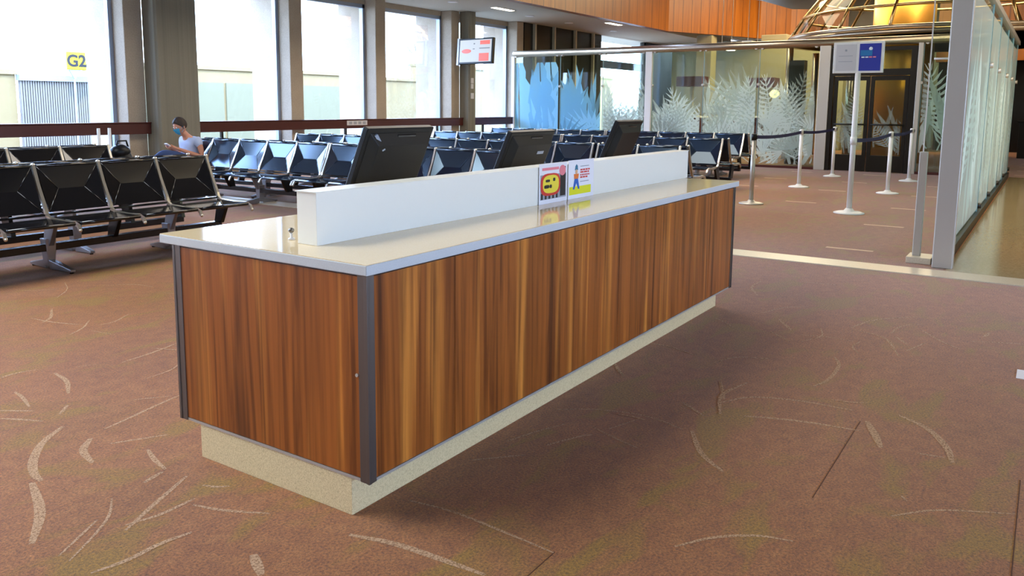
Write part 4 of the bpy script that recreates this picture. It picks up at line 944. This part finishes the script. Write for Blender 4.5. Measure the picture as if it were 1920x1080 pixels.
eln, elf = P_(7.44, -.25, .60), P_(7.42, .25, .61); wrn, wrf = P_(7.18, -.10, .715), P_(7.17, .10, .725)
hn, hf = P_(7.11, -.055, .745), P_(7.10, .055, .755)
hipn, hipf = P_(7.34, -.09, .515), P_(7.34, .09, .50); knn, knf = P_(6.93, -.05, .665), P_(6.90, .13, .50)
ankn, ankf = P_(6.80, .20, .40), P_(6.90, .13, .10); ton, tof = P_(6.62, .24, .37), P_(6.74, .13, .045)
fing = []
for hnd, s in ((hn, 1), (hf, -1)):
    for k in range(4):
        dy = s*(-.012+.012*k)*.9; L_ = (.026, .031, .029, .022)[k]; zt = .004*k
        b0 = Vector(hnd)+Vector((-.022, dy, .012-.010*k)); b1 = b0+Vector((-L_, s*.010, .004)); b2 = b1+Vector((-.010, s*.020, -.002)); b3 = b2+Vector((.006, s*.014, -.002))
        fing.append([(hnd, .019), (tuple(b0), .0085), (tuple(b1), .008), (tuple(b2), .0075), (tuple(b3), .007)])
    t0 = Vector(hnd)+Vector((.004, s*.012, .018)); t1 = t0+Vector((-.024, s*.010, .016)); t2 = t1+Vector((-.016, s*.006, .006))
    fing.append([(hnd, .019), (tuple(t0), .010), (tuple(t1), .009), (tuple(t2), .008)])
body = skinned('body', [
    [(pel, (.14, .10)), (sp1, (.125, .09)), (ch_, (.145, .10)), (nb, .062), (nk, .052), (hb, .052)],
    [(ch_, (.145, .10)), (shn, .052), (P_(7.445, -.22, .72), .043), (eln, .036), (P_(7.30, -.17, .66), .034), (wrn, .025), (hn, .019)],
    [(ch_, (.145, .10)), (shf, .052), (P_(7.435, .22, .73), .043), (elf, .036), (P_(7.29, .17, .67), .034), (wrf, .025), (hf, .019)],
    [(pel, (.14, .10)), (hipn, .082), (P_(7.14, -.08, .61), .072), (knn, .054), (P_(6.86, .07, .54), .05), (ankn, .034), (ton, .026)],
    [(pel, (.14, .10)), (hipf, .082), (P_(7.12, .11, .50), .072), (knf, .054), (P_(6.92, .13, .32), .05), (ankf, .034), (tof, .026)]]+fing, 'skin', pr)
# head as part of the body mesh: egg with jaw, nose, ears, eye hollows, tilted down
HC = Vector(P_(7.265, 0, 1.045)); HR = Matrix.Rotation(math.radians(-20), 4, 'Y')   # face towards -x, bowed
def head_pt(u, v):
    th, ph = u, v; x, y, z = math.sin(th)*math.cos(ph), math.sin(th)*math.sin(ph), math.cos(th)
    X, Y, Z = x*.098, y*.078, z*.122
    if z < 0: X *= 1-.18*(-z); Y *= 1-.30*(-z); X -= .016*(-z)
    f_ = max(0, -x)
    nose = math.exp(-((y/.16)**2+((z+.10)/.16)**2)); X -= .022*nose*f_
    for s in (-1, 1): X += .010*math.exp(-(((y-s*.38)/.16)**2+((z-.10)/.12)**2))*f_
    X -= .005*math.exp(-((y/.3)**2+((z+.50)/.08)**2))*f_
    return X, Y, Z
q = MB(); n1, n2 = 28, 40; vs = []; fs = []
for i in range(n1+1):
    for k in range(n2): vs.append(head_pt(math.pi*i/n1, math.tau*k/n2))
for i in range(n1):
    for k in range(n2): fs.append((i*n2+k, (i+1)*n2+k, (i+1)*n2+(k+1) % n2, i*n2+(k+1) % n2))
q.add(vs, fs, True)
for s in (-1, 1): q.ball((.008, s*.080, -.008), .026, 6, (.65, .28, 1.05))
hm = q.build('head', 'skin', None, xf=Matrix.Translation(HC) @ HR)
bm = bmesh.new(); bm.from_mesh(body.data); bm.from_mesh(hm.data); bm.to_mesh(body.data); bm.free(); D.objects.remove(hm)
HX = Matrix.Translation(HC) @ HR
for s in (-1, 1):
    q = MB(); q.ball((-.083, s*.031, .012), .011, 6); q.build('eye', 'paper', pr, xf=HX)
    q = MB(); q.ball((-.091, s*.031, .010), .006, 6); q.build('pupil', 'print_black', pr, xf=HX)
# hair cap with an uneven fringe
q = MB(); rsx = random.Random(3); vs = []; fs = []; n1 = 16
for i in range(n1+1):
    for k in range(n2):
        ph = math.tau*k/n2; front = max(0, -math.cos(ph)); lim = math.pi*(.60-.27*front**.7); th = lim*i/n1
        X, Y, Z = head_pt(th, ph); gsc = 1.14+.06*math.sin(ph*7+th*5)+rsx.uniform(-.015, .015)
        if i == n1: gsc = 1.01
        vs.append((X*gsc+.002, Y*gsc, Z*(1.15+rsx.uniform(-.01, .02))+.004))
for i in range(n1):
    for k in range(n2): fs.append((i*n2+k, (i+1)*n2+k, (i+1)*n2+(k+1) % n2, i*n2+(k+1) % n2))
q.add(vs, fs, True); q.open = True; q.build('hair', 'hair', pr, xf=HX)
# face mask with ear loops
q = MB(); vs = []; fs = []; n1, n2b = 8, 12
for i in range(n1+1):
    for k in range(n2b+1):
        th = math.pi*(.50+.36*i/n1); ph = math.pi+(-.95+1.9*k/n2b); X, Y, Z = head_pt(th, ph); sx_ = 1.06+.06*math.sin(math.pi*i/n1)*math.cos(ph-math.pi)
        if i == 2: sx_ += .01
        vs.append((X*sx_-.004, Y*1.05, Z))
for i in range(n1):
    for k in range(n2b): fs.append((i*(n2b+1)+k, (i+1)*(n2b+1)+k, (i+1)*(n2b+1)+k+1, i*(n2b+1)+k+1))
q.add(vs, fs, True); q.open = True
for s in (-1, 1): q.tube([(-.055, s*.074, -.02), (.0, s*.088, .012), (.012, s*.088, -.02), (-.05, s*.066, -.07)], .0025, 5)
q.build('face_mask', 'mask', pr, xf=HX)
def fat(c_, d): return [(p, tuple(x+d for x in r) if isinstance(r, tuple) else r+d) for p, r in c_]
skinned('t_shirt', [
    fat([(P_(7.36, 0, .56), (.14, .105)), (sp1, (.13, .095)), (ch_, (.148, .105)), (P_(7.39, 0, .87), (.078, .07))], .016),
    fat([(ch_, (.148, .105)), (shn, .054), (P_(7.442, -.215, .735), .052)], .016),
    fat([(ch_, (.148, .105)), (shf, .054), (P_(7.435, .215, .74), .052)], .016)], 'shirt', pr)
skinned('trousers', [
    fat([(P_(7.38, 0, .58), (.13, .095)), (pel, (.14, .10)), (hipn, .082), (P_(7.14, -.08, .61), .072), (knn, .056), (P_(6.86, .07, .54), .052), (P_(6.815, .17, .435), .042)], .014),
    fat([(pel, (.14, .10)), (hipf, .082), (P_(7.12, .11, .50), .072), (knf, .056), (P_(6.92, .13, .32), .052), (P_(6.905, .13, .14), .045)], .014)], 'jeans', pr)
for a, b_ in ((ankn, ton), (ankf, tof)):
    A = Vector(a); B_ = Vector(b_); d = (B_-A); A2 = A-d*.12
    skinned('shoe', [[(tuple(A2+Vector((0, 0, -.035))), .040), (tuple(A+d*.3+Vector((0, 0, -.035))), .044), (tuple(A+d*.7+Vector((0, 0, -.01))), .043), (tuple(B_), .036)]], 'shoe', pr)
t = thing('mobile_phone', 'white mobile phone held low in both hands by the seated person', 'phone', P_(7.07, 0, .765))
q = MB(); q.box(-.006, .006, -.038, .038, -.07, .07); q.build('casing', 'paper', t, bevel=.003, xf=Matrix.Rotation(math.radians(-55), 4, 'Y'))
q = MB(); q.box(.006, .0068, -.034, .034, -.064, .064); q.build('screen', 'darkwall', t, xf=Matrix.Rotation(math.radians(-55), 4, 'Y'))
bpy.context.view_layer.update()
